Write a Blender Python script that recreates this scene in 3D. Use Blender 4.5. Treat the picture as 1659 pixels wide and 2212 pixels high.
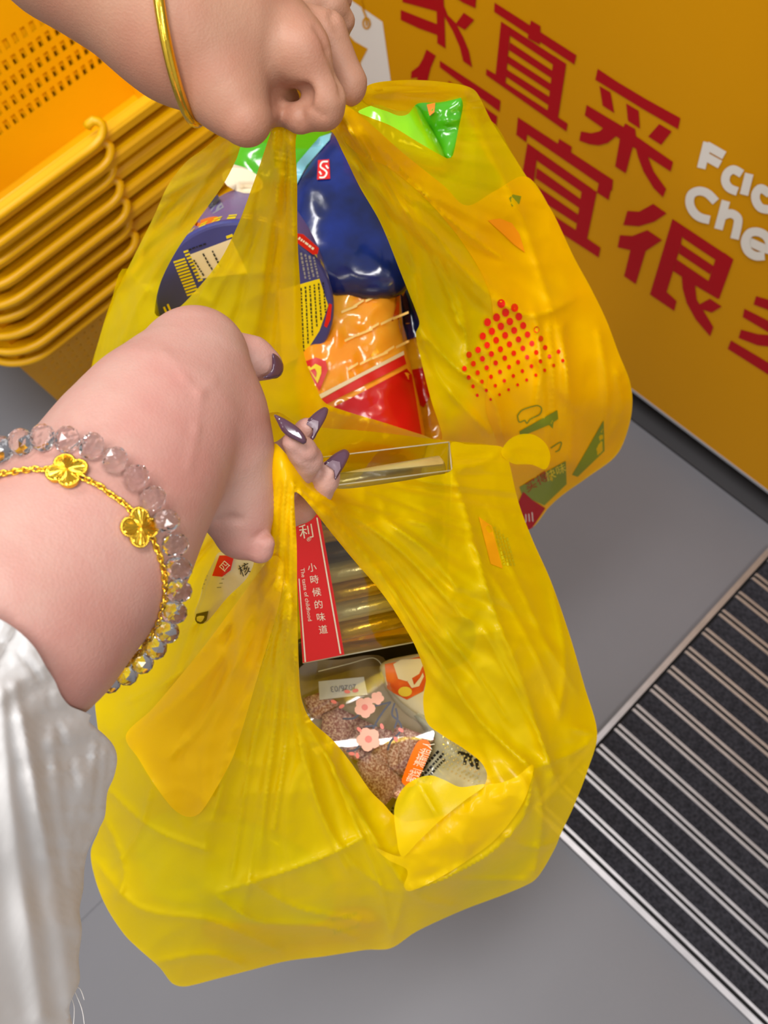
import bpy, bmesh, math, random
import numpy as np
from mathutils import Vector, Matrix
from mathutils.geometry import delaunay_2d_cdt, tessellate_polygon

for o in list(bpy.data.objects):
    bpy.data.objects.remove(o, do_unlink=True)
SC = bpy.context.scene
COL = SC.collection
rng = random.Random(7)
PI = math.pi

# ------------------------------------------------------------------ camera
FPX, CX, CY, CAM_H = 2150.0, 829.5, 1106.0, 1.45
# world axes (X along the counter, Y towards it, Z down) seen in camera axes (right, down, forward)
RC = np.array([[0.7036346, -0.70754626, 0.06539602],
               [0.62804456, 0.66232949, 0.40850908],
               [-0.33235279, -0.24636951, 0.91040853]])
C2W = np.array([RC[:, 0], -RC[:, 1], -RC[:, 2]])          # camera axes -> world axes
CAMP = np.array([0.0, 0.0, CAM_H])
camd = bpy.data.cameras.new('camera')
cam = bpy.data.objects.new('camera', camd)
COL.objects.link(cam)
camd.sensor_fit = 'VERTICAL'
camd.sensor_height = 36.0
camd.sensor_width = 27.0
camd.lens = FPX * 36.0 / 2212.0
camd.clip_start = 0.01
rt, dn, fw = C2W[:, 0], C2W[:, 1], C2W[:, 2]
cam.matrix_world = Matrix(((rt[0], -dn[0], -fw[0], CAMP[0]), (rt[1], -dn[1], -fw[1], CAMP[1]),
                           (rt[2], -dn[2], -fw[2], CAMP[2]), (0, 0, 0, 1)))
camd.dof.use_dof = True
camd.dof.focus_distance = 0.50
camd.dof.aperture_fstop = 16.0
SC.camera = cam

# ------------------------------------------------------------------ world, lamps, exposure
SC.view_settings.view_transform = 'Standard'
SC.view_settings.look = 'None'
SC.view_settings.gamma = 1.0
SC.view_settings.exposure = 0.2
SC.view_settings.use_curve_mapping = False
W = bpy.data.worlds.new('store_ambient')
SC.world = W
W.use_nodes = True
W.node_tree.nodes['Background'].inputs[0].default_value = (0.93, 0.96, 1.0, 1)
W.node_tree.nodes['Background'].inputs[1].default_value = 0.36


def ceiling_lamp(x, y, sx, sy, power, col=(1.0, 0.985, 0.965), z=2.85):
    d = bpy.data.lights.new('ceiling_lamp', 'AREA')
    d.shape = 'RECTANGLE'
    d.size, d.size_y, d.energy, d.color = sx, sy, power, col
    o = bpy.data.objects.new('ceiling_lamp', d)
    o.location = (x, y, z)
    COL.objects.link(o)


for lx, ly, pw in ((-1.9, 0.0, 28), (-0.2, -0.1, 28), (1.5, -0.1, 28), (-1.0, -2.1, 20), (0.8, -2.2, 14)):
    ceiling_lamp(lx, ly, 0.30, 1.2, pw)


# ------------------------------------------------------------------ helpers
def P(px, py, d):
    """world point on the sight line of picture point (px,py) at distance d along the view axis"""
    c = np.array([(px - CX) / FPX * d, (py - CY) / FPX * d, d])
    return C2W @ c + CAMP


def PP(xy, d):
    xy = np.asarray(xy, float)
    d = np.asarray(d, float)
    c = np.stack([(xy[:, 0] - CX) / FPX * d, (xy[:, 1] - CY) / FPX * d, d], 1)
    return c @ C2W.T + CAMP


def on_plane(px, py, axis, val):
    r = C2W @ np.array([(px - CX) / FPX, (py - CY) / FPX, 1.0])
    t = (val - CAMP[axis]) / r[axis]
    return CAMP + r * t


def link(o, parent=None):
    COL.objects.link(o)
    if parent is not None:
        o.parent = parent
    return o


def tag(o, label=None, cat=None, group=None, kind=None):
    for k, v in (('label', label), ('category', cat), ('group', group), ('kind', kind)):
        if v:
            o[k] = v
    return o


def empty(name, loc, label, cat, group=None):
    o = bpy.data.objects.new(name, None)
    o.location = loc
    o.empty_display_size = 0.02
    link(o)
    return tag(o, label, cat, group)


def mesh_obj(name, verts, faces, mat, parent=None, smooth=True):
    """verts in world space; parent is an Empty (location only) or a mesh at the origin"""
    me = bpy.data.meshes.new(name)
    v = np.asarray(verts, float)
    o = bpy.data.objects.new(name, me)
    off = np.zeros(3)
    p = parent
    while p is not None:
        off += np.array(p.location)
        p = p.parent
    me.from_pydata([tuple(x) for x in (v - off)], [], [tuple(int(i) for i in f) for f in faces])
    me.materials.append(mat)
    if smooth:
        me.polygons.foreach_set('use_smooth', [True] * len(me.polygons))
    me.update()
    return link(o, parent)


def bm_obj(name, bm, mat, parent=None, smooth=False):
    me = bpy.data.meshes.new(name)
    bm.normal_update()
    bm.to_mesh(me)
    bm.free()
    me.materials.append(mat)
    o = bpy.data.objects.new(name, me)
    off = Vector((0, 0, 0))
    p = parent
    while p is not None:
        off += Vector(p.location)
        p = p.parent
    if off.length > 0:
        me.transform(Matrix.Translation(-off))
    if smooth:
        me.polygons.foreach_set('use_smooth', [True] * len(me.polygons))
    return link(o, parent)


def box(bm, x0, x1, y0, y1, z0, z1):
    v = [bm.verts.new(c) for c in ((x0, y0, z0), (x1, y0, z0), (x1, y1, z0), (x0, y1, z0),
                                   (x0, y0, z1), (x1, y0, z1), (x1, y1, z1), (x0, y1, z1))]
    for f in ((3, 2, 1, 0), (4, 5, 6, 7), (0, 1, 5, 4), (1, 2, 6, 5), (2, 3, 7, 6), (3, 0, 4, 7)):
        bm.faces.new([v[i] for i in f])


def tube(pts, r, n=8, closed=False):
    """swept tube along points; r number or list. returns verts, faces"""
    pts = np.asarray(pts, float)
    m = len(pts)
    rr = np.full(m, r) if np.isscalar(r) else np.asarray(r, float)
    V, F = [], []
    up = None
    for i in range(m):
        if closed:
            t = pts[(i + 1) % m] - pts[i - 1]
        else:
            t = pts[min(i + 1, m - 1)] - pts[max(i - 1, 0)]
        t = t / (np.linalg.norm(t) + 1e-12)
        if up is None:
            a = np.array([0, 0, 1.0]) if abs(t[2]) < .9 else np.array([1.0, 0, 0])
            up = np.cross(t, a)
        up = up - t * (up @ t)
        up /= np.linalg.norm(up) + 1e-12
        s = np.cross(t, up)
        for k in range(n):
            a = 2 * PI * k / n
            V.append(pts[i] + rr[i] * (math.cos(a) * up + math.sin(a) * s))
    for i in range(m if closed else m - 1):
        j = (i + 1) % m
        for k in range(n):
            l = (k + 1) % n
            F.append((i * n + k, i * n + l, j * n + l, j * n + k))
    if not closed:
        F.append(tuple(range(n - 1, -1, -1)))
        F.append(tuple((m - 1) * n + k for k in range(n)))
    return np.array(V), F


def spline(pts, step, closed=True, tension=0.5, linear=False):
    """Catmull-Rom resample of 2D/3D points at about `step`"""
    p = np.asarray(pts, float)
    n = len(p)
    out = []
    for i in range(n if closed else n - 1):
        if closed:
            a, b, c, d = p[i - 1], p[i], p[(i + 1) % n], p[(i + 2) % n]
        else:
            a, b, c, d = p[max(i - 1, 0)], p[i], p[i + 1], p[min(i + 2, n - 1)]
        L = np.linalg.norm(c - b)
        k = max(1, int(round(L / step)))
        for s in range(k):
            t = s / k
            if linear:
                out.append(b + (c - b) * t)
            else:
                m0 = (c - a) * tension
                m1 = (d - b) * tension
                # limit overshoot
                for m in (m0, m1):
                    l = np.linalg.norm(m)
                    if l > L:
                        m *= L / l
                out.append((2 * t**3 - 3 * t**2 + 1) * b + (t**3 - 2 * t**2 + t) * m0 + (-2 * t**3 + 3 * t**2) * c + (t**3 - t**2) * m1)
    if not closed:
        out.append(p[-1])
    return np.array(out)


# ------------------------------------------------------------------ materials
MATS = {}


def NT(name):
    m = bpy.data.materials.new(name)
    m.use_nodes = True
    return m, m.node_tree.nodes, m.node_tree.links


def mat(name, col, rough=0.5, metal=0.0, spec=0.5, var=0.0, vscale=20.0, bump=0.0, bscale=60.0, coat=0.0,
        sss=0.0, trans=0.0, ior=1.45, col2=None, alpha=1.0, emit=None):
    if name in MATS:
        return MATS[name]
    m, N, L = NT(name)
    b = N['Principled BSDF']
    b.inputs['Base Color'].default_value = (*col, 1)
    b.inputs['Roughness'].default_value = rough
    b.inputs['Metallic'].default_value = metal
    b.inputs['Specular IOR Level'].default_value = spec
    b.inputs['Coat Weight'].default_value = coat
    b.inputs['Coat Roughness'].default_value = 0.08
    b.inputs['IOR'].default_value = ior
    b.inputs['Transmission Weight'].default_value = trans
    b.inputs['Alpha'].default_value = alpha
    if sss:
        b.inputs['Subsurface Weight'].default_value = sss
        b.inputs['Subsurface Radius'].default_value = (0.010, 0.0035, 0.0018)
        b.inputs['Subsurface Scale'].default_value = 0.6
    tc = N.new('ShaderNodeTexCoord')
    if var or col2:
        nz = N.new('ShaderNodeTexNoise')
        nz.inputs['Scale'].default_value = vscale
        nz.inputs['Detail'].default_value = 5
        L.new(tc.outputs['Object'], nz.inputs['Vector'])
        r = N.new('ShaderNodeValToRGB')
        r.color_ramp.elements[0].position = 0.32
        r.color_ramp.elements[1].position = 0.68
        c2 = col2 if col2 else tuple(min(1, c * (1 + var)) for c in col)
        c1 = col if col2 else tuple(c * (1 - var) for c in col)
        r.color_ramp.elements[0].color = (*c1, 1)
        r.color_ramp.elements[1].color = (*c2, 1)
        L.new(nz.outputs['Fac'], r.inputs['Fac'])
        L.new(r.outputs['Color'], b.inputs['Base Color'])
    if bump:
        nb = N.new('ShaderNodeTexNoise')
        nb.inputs['Scale'].default_value = bscale
        nb.inputs['Detail'].default_value = 4
        L.new(tc.outputs['Object'], nb.inputs['Vector'])
        bp = N.new('ShaderNodeBump')
        bp.inputs['Strength'].default_value = bump
        bp.inputs['Distance'].default_value = 0.002
        L.new(nb.outputs['Fac'], bp.inputs['Height'])
        L.new(bp.outputs['Normal'], b.inputs['Normal'])
    MATS[name] = m
    return m


def srgb(r, g, b):
    f = lambda c: ((c / 255 + 0.055) / 1.055)**2.4 if c > 10 else c / 255 / 12.92
    return (f(r), f(g), f(b))


# ------------------------------------------------------------------ floor
m_floor = mat('floor_vinyl', srgb(104, 103, 108), rough=0.42, var=0.05, vscale=3.0, bump=0.06, bscale=250)
bm = bmesh.new()
sx_a, sx_b = on_plane(178, 1985, 2, 0), on_plane(225, 1945, 2, 0)
seam_x = float((sx_a[0] + sx_b[0]) / 2)
box(bm, -4, seam_x - 0.0015, -3, 3.5, -0.05, 0.0)
box(bm, seam_x + 0.0015, 3, -3, 3.5, -0.05, 0.0)
box(bm, seam_x - 0.0015, seam_x + 0.0015, -3, 3.5, -0.05, -0.0012)
fl = bm_obj('floor', bm, m_floor)
tag(fl, 'smooth grey vinyl shop floor with a fine joint', None, kind='structure')

m_wall = mat('wall_paint', srgb(206, 204, 200), rough=0.8, var=0.02, vscale=2)
for nm, b6 in (('wall_left', (-4.1, -4, -3.1, 3.6)), ('wall_right', (3, 3.1, -3.1, 3.6)), ('wall_back', (-4, 3, 3.5, 3.6)), ('wall_front', (-4, 3, -3.1, -3))):
    bm = bmesh.new()
    box(bm, *b6, 0.0, 3.0)
    tag(bm_obj(nm, bm, m_wall), 'plain pale shop wall', None, kind='structure')

# ------------------------------------------------------------------ counter with the printed yellow board
YP = 0.800          # board front plane
ZB = 0.055          # bottom edge above the floor
m_board = mat('board_yellow', srgb(206, 142, 0), rough=0.5, var=0.015, vscale=2.0, spec=0.2)
m_red = mat('print_red', srgb(168, 2, 16), rough=0.5, spec=0.35)
m_white = mat('print_white', srgb(226, 219, 210), rough=0.5)
m_grey_edge = mat('board_edge', srgb(150, 150, 156), rough=0.4)
m_dark = mat('plinth_and_shade_dark', srgb(52, 50, 52), rough=0.6)  # colour of the plinth, also of the strip painted as floor shade
cnt = empty('display_counter', (0, YP, 0), 'yellow display counter with large red Chinese slogan and white English words', 'counter')
bm = bmesh.new()
box(bm, -1.9, 1.3, YP, YP + 0.45, ZB + 0.006, 1.15)
bmesh.ops.bevel(bm, geom=list(bm.edges), offset=0.002, segments=1)
bm_obj('board', bm, m_board, cnt)
bm = bmesh.new()
box(bm, -1.9, 1.3, YP - 0.001, YP + 0.02, ZB, ZB + 0.006)
bm_obj('edge_strip', bm, m_grey_edge, cnt)
bm = bmesh.new()
box(bm, -1.85, 1.25, YP + 0.07, YP + 0.40, 0.0, ZB)
bm_obj('plinth', bm, m_dark, cnt)
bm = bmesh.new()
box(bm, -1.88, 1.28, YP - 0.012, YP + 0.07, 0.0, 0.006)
bm_obj('floor_shade_strip', bm, m_dark, cnt)  # dark strip added on the floor as the shadow under the board


def print_on_board(name, polys, material, off=0.0008, lift=0.0008):
    """flat print on the board: polygons given in picture points, cast on the board plane, with a small thickness"""
    bm = bmesh.new()
    for k, poly in enumerate(polys):
        pts = [on_plane(x, y, 1, YP) for x, y in poly]
        off += 0.00003
        tri = tessellate_polygon([[Vector((p[0], p[2], 0)) for p in pts]])
        for t in tri:
            vs = [bm.verts.new((pts[i][0], YP - off, pts[i][2])) for i in t]
            f = bm.faces.new(vs)
            f.normal_update()
            if f.normal.y > 0:
                f.normal_flip()
    return bm_obj(name, bm, material, cnt)


def A1(*pts):
    return [(1000 + x * .39723, y * .39723) for x, y in pts]


def A2(*pts):
    return [(1060 + x * .36106, 220 + y * .36106) for x, y in pts]


def A6(*pts):
    return [(700 + x * .24111, y * .24111) for x, y in pts]


def ladder(A, slots, top):
    """bars between the slots of a glyph box"""
    out = []
    prev = top
    for s in slots:
        out.append(A(prev[0], prev[1], s[1], s[0]))
        prev = (s[3], s[2])
    return out, prev


s_zhi = [((262, 195), (497, 352), (492, 385), (258, 228)), ((252, 270), (487, 425), (482, 455), (248, 302)),
         ((245, 342), (478, 495), (473, 525), (240, 375)), ((238, 415), (468, 570), (464, 598), (234, 447))]
bars, last = ladder(A1, s_zhi, ((210, 115), (565, 347)))
print_on_board('red_character', bars + [
    A1((175, 12), (620, 298), (608, 348), (172, 62)), A1((372, 108), (425, 140), (420, 240), (355, 205)),
    A1((210, 115), (262, 150), (234, 450), (180, 402)), A1((497, 300), (565, 345), (520, 640), (463, 600)),
    A1((130, 372), (180, 402), (234, 447), (464, 598), (520, 635), (572, 670), (565, 712), (128, 405))], m_red)
print_on_board('red_character', [
    A1((735, 372), (840, 442), (1000, 538), (1185, 640), (1172, 700), (980, 590), (850, 510), (722, 432)),
    A1((745, 465), (805, 500), (825, 612), (762, 572)), A1((890, 560), (958, 600), (965, 697), (900, 655)),
    A1((1070, 672), (1138, 712), (1080, 785), (1010, 740)), A1((885, 668), (940, 700), (945, 760), (870, 700)),
    A1((675, 568), (875, 688), (940, 735), (1145, 878), (1132, 930), (940, 805), (760, 692), (665, 625)),
    A1((770, 690), (835, 738), (790, 775), (740, 788), (690, 782), (635, 762), (645, 712), (700, 722), (745, 712)),
    A1((862, 720), (940, 735), (925, 800), (888, 940), (830, 902)),
    A1((940, 790), (1005, 840), (1040, 930), (1108, 1025), (1090, 1070), (1040, 1020), (985, 930), (955, 850))], m_red)
print_on_board('red_character', [
    A6((705, -90), (1060, -60), (1060, 130), (1000, 95), (705, 15)), A6((690, 85), (1020, 215), (1020, 312), (850, 250), (690, 175)),
    A6((1010, -40), (1075, -40), (1092, 432), (1018, 385)),
    A6((1075, 40), (1110, 130), (1180, 200), (1250, 330), (1300, 450), (1330, 600), (1250, 545), (1220, 420), (1160, 280), (1085, 150)),
    A6((1255, 110), (1350, 175), (1265, 265), (1180, 215)), A6((1130, -60), (1370, -60), (1360, 70), (1250, 20))], m_red)
print_on_board('red_character', [
    A6((920, 440), (1005, 495), (960, 600), (930, 720), (890, 980), (800, 940), (840, 690), (780, 700), (785, 640), (850, 590), (890, 520)),
    A6((1040, 540), (1585, 900), (1575, 1000), (1040, 600)), A6((1400, 930), (1555, 1040), (1540, 1180), (1380, 1075)),
    A6((1120, 720), (1210, 780), (1150, 1130), (1060, 1080)), A6((1120, 720), (1400, 905), (1395, 960), (1115, 775))], m_red)
s_yi = [((285, 355), (550, 540), (540, 580), (278, 392)), ((270, 455), (535, 635), (525, 672), (262, 490)),
        ((250, 555), (515, 725), (508, 762), (244, 590))]
bars, last = ladder(A2, s_yi, ((222, 245), (640, 540)))
print_on_board('red_character', bars + [
    A2((165, 90), (735, 465), (728, 530), (640, 480), (230, 200), (160, 150)), A2((165, 90), (228, 132), (215, 240), (155, 195)),
    A2((660, 425), (735, 465), (708, 585), (638, 540)), A2((412, 218), (488, 266), (480, 330), (400, 270)),
    A2((222, 245), (285, 290), (240, 640), (165, 590)), A2((555, 480), (637, 540), (580, 818), (510, 775)),
    A2((244, 590), (508, 762), (580, 815), (660, 870), (648, 928), (380, 755), (130, 590), (140, 545))], m_red)
s_hen = [((1155, 815), (1350, 945), (1335, 980), (1142, 850)), ((1128, 905), (1315, 1030), (1300, 1065), (1115, 940))]
bars, last = ladder(A2, s_hen, ((1090, 698), (1455, 940)))
print_on_board('red_character', bars + [
    A2((820, 650), (890, 655), (975, 608), (1055, 665), (980, 715), (890, 742), (795, 735)),
    A2((775, 795), (850, 800), (940, 765), (1028, 825), (930, 890), (870, 1088), (800, 1040), (838, 885), (762, 868)),
    A2((1090, 698), (1155, 745), (1142, 850), (1055, 1135), (1115, 1190), (1100, 1248), (955, 1150)),
    A2((1350, 930), (1400, 900), (1455, 940), (1370, 1175), (1290, 1120)),
    A2((1115, 940), (1300, 1065), (1375, 1120), (1365, 1178), (1225, 1095), (1095, 1010)),
    A2((1145, 1020), (1225, 1090), (1235, 1180), (1335, 1345), (1315, 1400), (1230, 1300), (1175, 1200), (1150, 1110)),
    A2((1315, 1175), (1385, 1222), (1325, 1258), (1255, 1235), (1250, 1210))], m_red)
print_on_board('red_character', [
    A2((1590, 1160), (1659, 1180), (1770, 1230), (1760, 1280), (1575, 1210)), A2((1520, 1235), (1659, 1305), (1760, 1365), (1740, 1420), (1510, 1285)),
    A2((1500, 1360), (1600, 1388), (1700, 1395), (1800, 1380), (1800, 1450), (1700, 1465), (1600, 1455), (1485, 1410)),
    A2((1440, 1425), (1659, 1555), (1800, 1640), (1790, 1710), (1420, 1475))], m_red)


def letter_strokes(strokes, w):
    out = []
    for s in strokes:
        p = spline(s, 4, closed=False) if len(s) > 2 else np.array(s, float)
        for i in range(len(p) - 1):
            d = p[i + 1] - p[i]
            n = np.array([-d[1], d[0]]) / (np.linalg.norm(d) + 1e-9) * w / 2
            e = d / (np.linalg.norm(d) + 1e-9) * (w * .12 if len(s) > 2 else 0)
            out.append([tuple(p[i] + n - e), tuple(p[i + 1] + n + e), tuple(p[i + 1] - n + e), tuple(p[i] - n - e)])
    return out


for st in ([A2((1300, 240), (1262, 395)), A2((1295, 258), (1400, 318)), A2((1285, 322), (1375, 372))],
           [A2((1500, 425), (1455, 402), (1418, 425), (1408, 470), (1430, 510), (1475, 530)), A2((1552, 425), (1520, 552))],
           [A2((1668, 545), (1620, 515), (1590, 545), (1592, 590), (1620, 630), (1665, 640))],
           [A2((1345, 590), (1300, 545), (1250, 530), (1205, 550), (1195, 600), (1215, 650), (1255, 685), (1310, 700))],
           [A2((1410, 590), (1365, 760)), A2((1390, 680), (1440, 665), (1480, 690), (1482, 730), (1465, 810))],
           [A2((1540, 830), (1670, 880), (1660, 810), (1610, 775), (1555, 780), (1528, 830), (1545, 885), (1590, 915), (1640, 915))]):
    print_on_board('white_letter', letter_strokes(st, 18.5), m_white)
# printed price tag on the board
print_on_board('white_tag_print', [A6((-200, 0), (120, -60), (235, -5), (330, 60), (525, 195), (600, 730), (640, 1000), (-120, 900))], m_white, off=0.0004)
print_on_board('star_print', [A6((120, 330), (215, 300), (280, 370), (395, 435), (330, 560), (340, 640), (230, 520), (150, 560), (160, 430))], m_board)
ring = [(385 + 34 * math.cos(a) * 0.9, 205 + 48 * math.sin(a)) for a in np.linspace(0, 2 * PI, 24)]
print_on_board('ring_print', letter_strokes([A6(*ring), A6((330, -20), (350, 60), (385, 160), (390, 225))], 4), m_board)

# ------------------------------------------------------------------ entrance mat
m_alu = mat('mat_aluminium', srgb(176, 172, 174), rough=0.33, metal=0.9, var=0.08, vscale=40)
m_carpet = mat('mat_carpet', srgb(50, 50, 56), rough=0.95, var=0.45, vscale=260, bump=0.9, bscale=900, spec=0.1)
m_pit = mat('mat_pit', srgb(24, 23, 24), rough=0.9)
MX0, MX1, MY0 = -0.058, 0.62, 0.212
PITCH = 0.0397
NSL = 13
MY1 = MY0 + 0.016 + NSL * PITCH + 0.012
mt = empty('entrance_mat', (MX0, MY0, 0), 'aluminium entrance mat with black carpet strips set in the grey floor', 'mat')
bm = bmesh.new()
box(bm, MX0, MX1, MY0, MY1, 0.0005, 0.002)
bm_obj('pit_base', bm, m_pit, mt)
for (a, b, c, d) in ((MX0, MX1, MY0, MY0 + 0.008), (MX0, MX1, MY1 - 0.008, MY1), (MX0, MX0 + 0.008, MY0 + .008, MY1 - .008), (MX1 - .008, MX1, MY0 + .008, MY1 - .008)):
    bm = bmesh.new()
    box(bm, a, b, c, d, 0.0005, 0.0115)
    bmesh.ops.bevel(bm, geom=list(bm.edges), offset=0.002, segments=2)
    bm_obj('frame_rail', bm, m_alu, mt)
sl_me = cp_me = None
for i in range(NSL):
    y = MY0 + 0.0135 + i * PITCH
    if sl_me is None:
        bm = bmesh.new()
        for yy in (0.0, PITCH - 0.0085):
            box(bm, MX0 + 0.012, MX1 - 0.012, yy, yy + 0.0042, 0.002, 0.0105)
        bmesh.ops.bevel(bm, geom=[e for e in bm.edges if abs(e.verts[0].co.x - e.verts[1].co.x) > .1], offset=0.0012, segments=2)
        box(bm, MX0 + 0.013, MX1 - 0.013, 0.003, PITCH - 0.007, 0.002, 0.004)
        so = bm_obj('slat', bm, m_alu)
        so.parent = mt
        sl_me = so.data
        bm = bmesh.new()
        box(bm, MX0 + 0.013, MX1 - 0.013, 0.0042, PITCH - 0.0085, 0.004, 0.0092)
        bmesh.ops.subdivide_edges(bm, edges=[e for e in bm.edges if abs(e.verts[0].co.x - e.verts[1].co.x) > .1], cuts=24)
        for v in bm.verts:
            if v.co.z > .006:
                v.co.z += rng.uniform(-.0006, .0006)
        co = bm_obj('carpet_strip', bm, m_carpet)
        cp_me = co.data
    else:
        so = bpy.data.objects.new('slat', sl_me)
        link(so, mt)
        co = bpy.data.objects.new('carpet_strip', cp_me)
        COL.objects.link(co)
    so.location = Vector((0, y, 0)) - Vector(mt.location)
    co.parent = so

# ------------------------------------------------------------------ stack of shopping baskets
m_bask = mat('basket_plastic', srgb(236, 176, 2), rough=0.32, spec=0.45, var=0.03, vscale=6)
BH, TAP = 0.235, 0.055
BX0, BX1, BY0, BY1 = -1.325, -1.005, 0.15, 0.60


def basket_body():
    bm = bmesh.new()
    cx, cy = (BX0 + BX1) / 2, (BY0 + BY1) / 2
    hx, hy = (BX1 - BX0) / 2, (BY1 - BY0) / 2

    def pt(x, y, z):
        s = 1 - z / BH
        return (cx + x * (hx - TAP * s) , cy + y * (hy - 0.03 * s), z)
    cache = {}

    def V(p):
        k = tuple(round(c, 5) for c in p)
        if k not in cache:
            cache[k] = bm.verts.new(p)
        return cache[k]
    for side in range(4):
        L = (BY1 - BY0) if side % 2 == 0 else (BX1 - BX0)
        n = int(L / 0.0165)
        us = [-1.0]
        for i in range(n):
            c = -1 + 2 * (i + .5) / n
            if abs(c) > .9:
                continue
            w = 0.0085 / L
            us += [c - w, c + w]
        us.append(1.0)
        zs = [0.0]
        for r in range(5):
            z0 = 0.072 + r * 0.0235
            zs += [z0, z0 + 0.0145]
        zs.append(BH)
        for i in range(len(us) - 1):
            for j in range(len(zs) - 1):
                if i % 2 == 1 and j % 2 == 1 and len(us) > 3:
                    continue
                q = []
                for (a, b) in ((us[i], zs[j]), (us[i + 1], zs[j]), (us[i + 1], zs[j + 1]), (us[i], zs[j + 1])):
                    x, y = ((1, a), (-a, 1), (-1, -a), (a, -1))[side]
                    q.append(V(pt(x, y, b)))
                if len(set(q)) == 4:
                    try:
                        bm.faces.new(q)
                    except ValueError:
                        pass
    bm.faces.new([V(pt(x, y, 0.0)) for x, y in ((-1, -1), (-1, 1), (1, 1), (1, -1))])
    return bm


def round_rect(x0, x1, y0, y1, r, n=6):
    out = []
    for (cx, cy, a0) in ((x1 - r, y0 + r, -PI / 2), (x1 - r, y1 - r, 0), (x0 + r, y1 - r, PI / 2), (x0 + r, y0 + r, PI)):
        for k in range(n + 1):
            a = a0 + PI / 2 * k / n
            out.append((cx + r * math.cos(a), cy + r * math.sin(a)))
    return out


def sweep_rim(prof, r0):
    """prof: list of (outward, z) points swept round the rim"""
    V, F = [], []
    m = len(prof)
    base = None
    for (o, z) in prof:
        ring = round_rect(BX0 - o, BX1 + o, BY0 - o, BY1 + o, max(.004, r0 + o))
        base = len(ring)
        V += [(x, y, z) for x, y in ring]
    for j in range(m):
        k = (j + 1) % m
        for i in range(base):
            l = (i + 1) % base
            F.append((j * base + i, j * base + l, k * base + l, k * base + i))
    return V, F


HOOKY = 0.383
N_BASK = 9
DZ = 0.0326
ords = ['topmost', 'second from the top', 'third from the top', 'fourth from the top', 'fifth from the top', 'sixth from the top',
        'third from the floor', 'second from the floor', 'lowest, resting on the floor,']
bpro = None
for i in range(N_BASK):
    z = (N_BASK - 1 - i) * DZ + 0.001
    lab = 'yellow plastic shopping basket, %s in the nested stack' % ords[i].rstrip(',')
    rt_o = empty('shopping_basket', (-1.165 + (0.004 * math.sin(i * 2.1)), 0.375 - 0.0034 * i, z), lab, 'basket', 'nested shopping baskets')
    if bpro is None:
        keep = Vector(rt_o.location)
        rt_o.location = (-1.165, 0.375, 0)
        b = bm_obj('body', basket_body(), m_bask, rt_o)
        sm = b.modifiers.new('thickness', 'SOLIDIFY')
        sm.thickness = 0.0022
        v, f = sweep_rim([(-0.002, BH - .012), (-0.001, BH), (0.004, BH + 0.0035), (0.014, BH + 0.003), (0.0175, BH - 0.001), (0.0175, BH - 0.012), (0.0155, BH - 0.012), (0.0145, BH - 0.002), (0.002, BH - 0.001)], 0.05)
        r = mesh_obj('rim', v, f, m_bask, rt_o, smooth=False)
        # folded carrying handle: follows the rim round the near end, with a curled pivot on each long side
        o, zh = 0.021, BH + 0.004
        ring = round_rect(BX0 - o, BX1 + o, BY0 - o, BY1 + o, 0.07)
        right = [p for p in ring if p[0] > -1.165 and p[1] < HOOKY]
        left = [p for p in ring if p[0] < -1.165 and p[1] < HOOKY]
        left.sort(key=lambda p: -math.atan2(p[1] - .38, p[0] + 1.165) % (2 * PI))
        ctr = (-1.165, HOOKY)
        arc = sorted(right + left, key=lambda p: math.atan2(p[1] - ctr[1], p[0] - ctr[0]))
        pts = [(p[0], p[1], zh) for p in arc]
        xr, xl = BX1 + o, BX0 - o
        head = [(xr - .016, HOOKY - .012, zh + .016), (xr - .012, HOOKY - .002, zh + .022), (xr - .004, HOOKY + .004, zh + .016), (xr, HOOKY - .004, zh + .006), (xr + .001, HOOKY - .02, zh + .001), (xr, HOOKY - .045, zh)]
        tail = [(xl, HOOKY - .045, zh), (xl, HOOKY - .02, zh + .001), (xl, HOOKY - .004, zh + .006), (xl + .004, HOOKY + .004, zh + .016), (xl + .012, HOOKY - .002, zh + .022)]
        arc_pts = [p for p in pts if p[1] < HOOKY - .05]
        arc_pts = sorted(arc_pts, key=lambda p: -math.atan2(p[1] - ctr[1], p[0] - ctr[0]))
        path = spline(head + arc_pts + tail, 0.006, closed=False)
        v, f = tube(path, 0.0062, 8)
        h = mesh_obj('handle', v, f, m_bask, rt_o)
        rt_o.location = keep
        bpro = rt_o
    else:
        for ch in bpro.children:
            c = ch.copy()
            COL.objects.link(c)
            c.parent = rt_o


# ------------------------------------------------------------------ implicit bodies (arms and hands)
def prim_d(Pt, a, b, ra, rb):
    ab = b - a
    l2 = float(ab @ ab) + 1e-12
    t = np.clip(((Pt - a) @ ab) / l2, 0, 1)
    q = Pt - a - t[..., None] * ab
    return np.sqrt((q * q).sum(-1)) - (ra + t * (rb - ra))


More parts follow.
